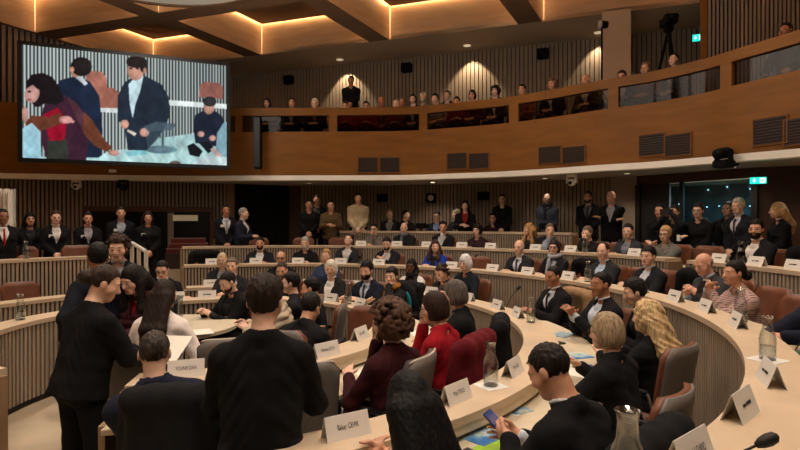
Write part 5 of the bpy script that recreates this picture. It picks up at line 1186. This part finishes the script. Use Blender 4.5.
# exit signs
EXG=mat('exit_green',(20,190,170),.5,0,emit=(20,200,180),estr=1.6); EXW=mat('exit_white',(225,255,250),.5,0,emit=(210,255,246),estr=2.4)
def exitsign(loc,a,w,h,label):
    T=thing('exit_sign',label,'sign',loc,a)
    m=MB(); m.box((0,0,0),(w,.04,h)); m.build('panel',EXG,T)
    m=MB(); y=-.0215
    q=lambda pts: m.add([(px*w,y,pz*h) for px,pz in pts],[tuple(range(len(pts)))])
    q([(-.36,.02),(-.24,-.30),(-.12,.02),(-.20,.02),(-.20,.32),(-.28,.32),(-.28,.02)])
    q([(.10,-.36),(.42,-.36),(.42,.36),(.10,.36)])
    m.build('pictogram',EXW,T)
    m=MB(); y=-.0225
    q([(.30,.20),(.36,.20),(.36,.30),(.30,.30)]); q([(.20,.14),(.36,.16),(.30,-.08),(.38,-.28),(.33,-.30),(.26,-.12),(.18,-.28),(.14,-.24),(.22,-.02),(.22,.06)])
    m.build('running_figure',EXG,T)
    m=MB(); m.box((0,0,h/2+.04),(.02,.02,.08)); m.build('hanger',SPK,T)
p=ray(758,180.5,7.9); exitsign(p,R(-30),.205,.095,'lit green exit sign under the balcony by the dark wooden wall')
p=ray(697.5,38,11.6); exitsign(p,R(-22),.21,.14,'lit green exit sign on the balcony beside the wooden post')
# speakers on the upper wall and under the balcony
for (u,v,l) in ((291,80,'left of the first lit patch'),(408,68,'between the two lit patches'),(543,54,'left of the white column')):
    k=(u-400)/F; t=16.0*k/(A_.x-k*A_.y); q=W0+A_*t; nn=Vector((A_.y,-A_.x)); q=q+nn*.14; box_at('wall_speaker','black box speaker on the slatted balcony wall '+l,'speaker',(q.x,q.y,CAMZ+(V0-v)/F*q.y),math.atan2(A_.y,A_.x),(.30,.2,.26),SPK)
def onback(u,v,off=.1):
    x,y=ringpt(u,8.8-off,True); return Vector((x,y,CAMZ+(V0-v)/F*y)),math.atan2(y-CY,x-CX)-math.pi/2
for (u,v,l) in ((382,198,'above the thin-haired press man'),(483,196,'left of the woman in turtleneck')):
    p,a=onback(u,v); box_at('wall_speaker','black box speaker on the lower slatted wall '+l,'speaker',p,a,(.26,.14,.20),SPK)
p,a=onback(431,198); T=thing('wall_clock','black square wall clock with a round white dial','clock',p,a)
m=MB(); m.box((0,0,0),(.24,.06,.24)); m.build('case',SPK,T,bevel=.008); m=MB(); m.tube([(0,-.03,0),(0,-.036,0)],.075,24); m.build('dial',WHITE,T)
# tripod camera and light stand
p,d,n=bal(668); q=p-n*2.3; q=ray(668,60,max(q.y,10.9)); T=thing('video_camera','black video camera on a tripod on the upper right balcony','camera',(q.x,q.y,4.1))
zc=ray(668,22,q.y).z-4.1
m=MB(); m.box((0,0,zc),(.22,.34,.16)); m.tube([(0,-.16,zc),(0,-.30,zc)],[.06,.07],12); m.box((.1,.1,zc+.16),(.26,.12,.06)); m.box((0,.05,zc+.10),(.04,.2,.06)); m.build('camera_body',SPK,T,bevel=.008)
m=MB(); m.box((0,0,zc-.14),(.14,.14,.12)); m.build('fluid_head',SPK,T)
for k in range(3): aa=R(120*k+20); m=MB(); m.tube([(0,0,zc-.18),(.38*math.cos(aa),.38*math.sin(aa),.0)],[.035,.02],8); m.build('leg',SPK,T)
p=ray(601.5,82,11.2); T=thing('light_stand','thin black stand with a small lamp beside the white column','lamp',(p.x,p.y,4.1)); zc=ray(601,25,11.2).z-4.1
m=MB(); m.tube([(0,0,0),(0,0,zc)],.02,8); m.build('pole',SPK,T); m=MB(); m.tube([(.12,0,zc),(-.02,0,zc)],[.07,.09],14); m.build('lamp_head',SPK,T); m=MB(); m.tube([(-.02,0,zc),(-.06,0,zc)],[.085,.095],14); m.build('lens',mat('lamp_lens',(180,180,180),.2,0),T)
for k in range(3): aa=R(120*k); m=MB(); m.tube([(0,0,.5),(.3*math.cos(aa),.3*math.sin(aa),0)],.012,6); m.build('leg',SPK,T)
# recessed ceiling lights (real spots with their trims)
for (u,v,l) in ((340,60,'left'),(467,46,'right'),(598,33,'far right')):
    Y=4.9*F/(V0-v); x=(u-400)/F*Y
    m=MB(); m.lathe([(.0,-.012),(.08,-.012),(.11,0)],(0,0,0),20,closed=False); o=m.build('recessed_light',mat('recessed_lens',(255,240,220),.4,0,emit=(255,230,190),estr=.45),None,loc=(x,Y,HC)); tag(o,'small recessed ceiling spot, '+{'left':'above the man standing alone','right':'above the second lit wall patch','far right':'beside the white column'}[l],'light','recessed ceiling spots')
# ================= BIG SCREEN: flat panel showing a live video picture
def paint():
    S=3; x0,y0,x1,y1=18,42,232,170; W,Hh=(x1-x0)*S,(y1-y0)*S
    img=np.zeros((Hh,W,3)); yy,xx=np.mgrid[0:Hh,0:W]; px=x0+(xx+.5)/S; py=y0+(yy+.5)/S
    st=(np.sin(px*2*math.pi/3.3)>-.05)[...,None]
    img[:]=np.where(st,np.array((198,210,208)),np.array((46,50,50)))
    img*= (1-.0012*np.maximum(px-100,0))[...,None]
    def inside(pts):
        r=np.zeros(px.shape,bool); n=len(pts)
        for i in range(n):
            (ax,ay),(bx,by)=pts[i],pts[(i+1)%n]
            if ay==by: continue
            c=((ay>py)!=(by>py))&(px<(bx-ax)*(py-ay)/(by-ay)+ax); r^=c
        return r
    nz=np.zeros(px.shape); rg=np.random.default_rng(3)
    for _ in range(60):
        fx,fy=rg.normal(size=2)*.22; nz+=np.sin(px*fx+py*fy+rg.random()*6.3)/math.sqrt(60)*1.4
    lite=(1+.06*nz+.03*np.sin(px*.9+np.sin(py*.5)*2))[...,None]
    def P(c,*pts,a=1.): mk=inside(pts); img[mk]=img[mk]*(1-a)+np.array(c)*a*lite[mk]
    def E(c,x,y,rx,ry,a=1.,rot=0): 
        ca,sa=math.cos(rot),math.sin(rot); dx,dy=px-x,py-y; q=((dx*ca+dy*sa)/rx)**2+((-dx*sa+dy*ca)/ry)**2; mk=q<1; sh=(1.06-.22*q+.10*dx/rx)[...,None]; img[mk]=img[mk]*(1-a)+np.array(c)*a*(lite*sh)[mk]
    P((222,232,230),(90,95),(228,103),(228,108),(90,101))
    P((172,112,96),(80,76),(84,71),(96,72),(100,78),(101,92),(82,92)); P((164,104,88),(84,90),(92,87),(108,88),(112,93),(111,108),(86,108))
    P((222,232,230),(86,108),(112,108),(112,113),(86,112))
    P((150,96,86),(196,96),(197,84),(202,81),(218,82),(223,86),(223,98))
    # man seen from behind
    P((30,40,62),(48,95),(56,81),(72,76),(84,82),(93,96),(96,130),(95,162),(48,162)); P((200,206,210),(68,76),(77,77),(82,84),(79,86)); E((190,136,112),70,72,4,6); E((38,32,32),76,67,10,9.5); E((192,140,116),67,70,2.2,3)
    # table
    P((176,212,212),(100,152),(130,147),(150,138),(185,133),(205,140),(229,150),(229,168),(22,162),(24,158),(92,158)); P((126,190,200),(118,152),(138,149),(142,154),(122,156)); P((206,226,226),(186,133),(196,130),(229,140),(229,150),(205,141))
    E((120,170,180),155,149,17,4)
    # man facing
    P((34,44,58),(111,96),(118,82),(126,77),(140,76),(156,84),(163,96),(165,112),(160,126),(150,140),(140,150),(121,150),(118,126),(111,120)); P((196,222,230),(122,84),(128,77),(137,76),(134,90),(129,104),(126,118),(123,104)); E((206,152,132),129,70,8.5,10); E((44,36,36),130,61.5,10.5,6); E((44,36,36),137,66,3.5,6); E((60,44,42),124.5,68,1.6,1); E((60,44,42),131,68,1.6,1); E((206,152,132),138.5,70,1.8,3)
    E((206,152,136),118,124,4.2,4.5); E((206,152,136),138,132,5,4.5); P((206,196,180),(121,129),(130,133),(128,136),(120,131))
    # ballot box
    P((96,122,132),(138,125),(171,123),(168,151),(142,151),a=.32); P((74,92,104),(137,126),(150,121),(171,123),(168,129),(142,131),a=.8); P((70,90,98),(156,130),(158,130),(158,151),(156,151)); E((100,124,134),154,149,13,3.5,.8)
    # seated man right
    P((32,38,54),(190,128),(192,114),(200,110),(214,110),(222,115),(226,136),(220,146),(192,142)); E((190,142,126),207,106,6,7.5); E((52,50,54),208,100.5,7.5,5); E((200,150,140),198,133,4,3); E((200,150,140),211,137,4,3); P((24,26,32),(183,145),(190,142),(200,150),(196,156),(186,154)); P((24,26,32),(196,142),(206,140),(214,148),(206,152)); P((132,170,182),(216,132),(223,122),(229,120),(229,160),(214,160)); P((200,170,164),(208,148),(212,146),(222,154),(218,158)); P((196,214,216),(192,160),(206,154),(229,156),(229,168),(188,166)); E((110,96,90),170,163,6,3)
    # woman leaning in burgundy coat
    P((62,34,50),(40,110),(48,96),(60,96),(72,104),(80,116),(84,132),(80,162),(44,162),(38,140)); P((86,50,60),(62,97),(72,104),(80,118),(84,135),(78,135),(70,115)); P((54,56,50),(44,140),(62,140),(64,162),(44,162))
    P((150,18,42),(40,116),(54,108),(62,122),(60,141),(46,142)); P((106,58,42),(24,124),(30,117),(46,118),(56,113),(58,124),(44,130),(28,136)); P((112,62,44),(78,112),(86,120),(98,140),(106,148),(100,152),(88,146),(78,134)); E((206,146,140),61,120.5,6.5,4); P((206,146,140),(64,118),(70,122),(68,124),(62,122)); E((206,150,140),107,153,5.5,3)
    P((30,24,28),(25,84),(30,76),(40,74),(49,78),(55,88),(60,101),(52,106),(42,104),(37,108),(33,108),(27,100)); E((206,156,148),30.5,95,6.5,9.5,1,.2); P((30,24,28),(25,86),(30,78),(38,80),(39,92),(35,90),(31,86),(25,90)); E((40,30,30),28,93,1.6,1); E((150,80,80),28,101,2,1)
    P((160,206,220),(22,130),(30,124),(37,132),(39,160),(22,160)); E((200,150,140),24,116,3,8)
    for _ in range(3):
        k=img.copy(); k[1:-1,1:-1]=(img[1:-1,1:-1]*2+img[:-2,1:-1]+img[2:,1:-1]+img[1:-1,:-2]+img[1:-1,2:])/6; img=k
    return np.clip(img,0,255),(x0,y0,x1,y1,S)
SC=[ray(21,46,10.0),ray(226.3,65,11.36),ray(227.3,164,11.36),ray(24,159.3,10.0)]   # tl tr br bl
xl=(SC[0]+SC[3])/2; xr=(SC[1]+SC[2])/2; ex=(xr-xl); ex.z=0; Wd=ex.length; ex.normalize(); ez=Vector((0,0,1)); nrm_s=Vector((ex.y,-ex.x,0))
zc=(xl.z+xr.z)/2; Hs=((SC[0]-SC[3]).length+(SC[1]-SC[2]).length)/2; ctr=(xl+xr)/2; ctr.z=zc
T=thing('video_screen','large wall screen showing a live picture of people at a ballot table','screen',ctr,math.atan2(ex.y,ex.x))
m=MB(); m.box((0,.06,0),(Wd+.16,.10,Hs+.16)); m.build('bezel',mat('screen_bezel',(8,8,9),.4,.05,12),T,bevel=.01)
m=MB(); m.box((0,.30,0),(Wd*.5,.4,.12)); m.box((0,.30,.4),(Wd*.5,.4,.12)); m.build('bracket',SPK,T)
img,(x0,y0,x1,y1,S_)=paint()
nx,ny=400,218
gx=np.linspace(-Wd/2,Wd/2,nx+1); gz=np.linspace(-Hs/2,Hs/2,ny+1)
v=np.array([(a,0.0,b) for b in gz for a in gx]); q=np.array([(j*(nx+1)+i,j*(nx+1)+i+1,(j+1)*(nx+1)+i+1,(j+1)*(nx+1)+i) for j in range(ny) for i in range(nx)])
cols=np.zeros((len(v),4),np.float32); cols[:,3]=1
s=(v[:,0]/Wd+.5); t=.5-v[:,2]/Hs; kk=11.36/10.0
sp=s  # picture columns follow the panel's own width
uu=21.5+(227-21.5)*s; vt=46+(65-46)*s; vb=159.3+(164-159.3)*s; vv=vt+(vb-vt)*t
ii=np.clip(((uu-x0)*S_).astype(int),0,img.shape[1]-1); jj=np.clip(((vv-y0)*S_).astype(int),0,img.shape[0]-1)
c=img[jj,ii]/255; cols[:,:3]=np.where(c<=.04045,c/12.92,((c+.055)/1.055)**2.4)
sm=bpy.data.materials.new('video_picture'); sm.use_nodes=True; nt=sm.node_tree; b=nt.nodes['Principled BSDF']; at_=nt.nodes.new('ShaderNodeVertexColor'); at_.layer_name='picture'; b.inputs['Base Color'].default_value=(0,0,0,1); b.inputs['Roughness'].default_value=.7; b.inputs['Specular IOR Level'].default_value=.05; b.inputs['Emission Strength'].default_value=SCREEN_E
nt.links.new(at_.outputs['Color'],b.inputs['Emission Color'])
o=mkmesh('display',v,q,[sm],T); me=o.data; ca=me.color_attributes.new('picture','FLOAT_COLOR','POINT'); ca.data.foreach_set('color',cols.ravel())
# ================= LIGHTS, CAMERA
WARM=(1.,.89,.77)
for (x,y,e) in ((-5.,3.,1),(-2.,3.,1),(1.2,2.6,1),(4.2,3.4,1),(-5.,6.5,1),(-2.,6.2,1),(1.2,6.4,1),(4.0,6.6,.9),(-4.6,9.6,.7),(-1.6,9.6,.7),(1.4,9.4,.7),(1.0,-.2,.8),(-2.6,-.4,.8)):
    o=lamp('ceiling_spot','SPOT',(x,y,HC-.05),E_MAIN*e,WARM,.16,(0,0,0),104,.8)
for (x,y,e) in ((-4.6,9.4,1.),(1.5,7.5,.8),(0,1.5,.6)): lamp('ambient_fill','POINT',(x,y,HC-1.9),E_AMB*e,WARM,1.1)  # unseen soft fill lamps, added to brighten ceiling and upper walls
for (u,v,e) in ((340,60,1),(467,46,1),(598,33,.7)):
    Y=4.9*F/(V0-v); q=lamp('wall_wash_spot','SPOT',((u-400)/F*Y+.10,Y+.12,HC-.06),E_WALL*e,(1,.80,.56),.04,(0,0,0),84,.35); q.rotation_euler=(R(14),0,R(-19))
for u in (60,170,300,421,525,610,700,770):
    p,d,n=bal(u); q=p-n*1.0; zz=zbot(u)
    lamp('soffit_light','SPOT',(q.x,q.y,zz-.02),E_SOF*({525:.35,300:.5}.get(u,1. if u>290 else .9)),(1,.84,.68),.18,(0,0,0),120,.6)
    m=MB(); m.lathe([(0,-.006),(.05,-.006),(.06,.0)],(0,0,0),16,closed=False); o=m.build('soffit_downlight',mat('soffit_lens',(255,244,226),.4,0,emit=(255,236,205),estr=2.5 if u==421 else .5),None,loc=(q.x,q.y,zz+.012)); tag(o,'small round downlight in the balcony underside '+{60:'below the screen left corner',170:'below the screen right half',300:'above the black top group',421:'above the white wall clock',525:'left of the white dome camera',610:'above the beige pier',700:'above the doorway',770:'behind the exit sign'}[u],'light','soffit downlights')
lamp('lobby_light','AREA',tuple((d0.lerp(d1,.6)+nrm*2.4))+(2.6,),E_LOB,(.8,.92,1.),.8,(0,0,0))
for k,(u,v) in enumerate(((708,190),(727,187),(750,189),(707,207),(719,206),(750,206),(679,204))):
    kq=(u-400)/F; dd=e1-e0; tq=(kq*e0.y-e0.x)/(dd.x-kq*dd.y); yq=(e0+dd*tq).y-.08; p=ray(u,v,yq); m=MB(); m.lathe([(0,-.02),(.02,0),(0,.02)],(0,0,0),10,closed=False); tag(m.build('lobby_lamp',mat('lobby_bulb',(255,255,250),.4,0,emit=(245,250,255),estr=6)),'tiny white lobby lamp '+('high ' if v<200 else 'low ')+['left of the glasses woman','above the dark-haired doorway man','by the sign','beside the glasses woman','between the doorway pair','right of the white hair','near the photographer'][k],'lamp','lobby lamps').location=p
w=bpy.data.worlds.new('world'); scene.world=w; w.use_nodes=True; w.node_tree.nodes['Background'].inputs[0].default_value=(*s2l((120,100,80)),1); w.node_tree.nodes['Background'].inputs[1].default_value=.02
cam=bpy.data.cameras.new('camera'); cam.lens=F/800*36; cam.sensor_width=36; cam.clip_end=100; co=bpy.data.objects.new('camera',cam); COL.objects.link(co); co.location=(0,0,CAMZ); co.rotation_euler=(R(90)-math.atan((225-V0)/F),0,0); scene.camera=co
scene.view_settings.view_transform='Standard'; scene.view_settings.look='None'; scene.view_settings.exposure=EXPO; scene.view_settings.gamma=1
scene.view_settings.use_curve_mapping=False
scene.cycles.use_denoising=True; scene.cycles.max_bounces=6; scene.cycles.diffuse_bounces=3; scene.cycles.glossy_bounces=3; scene.cycles.transmission_bounces=6; scene.cycles.transparent_max_bounces=16; scene.cycles.sample_clamp_indirect=4.0; scene.cycles.caustics_reflective=False; scene.cycles.caustics_refractive=False
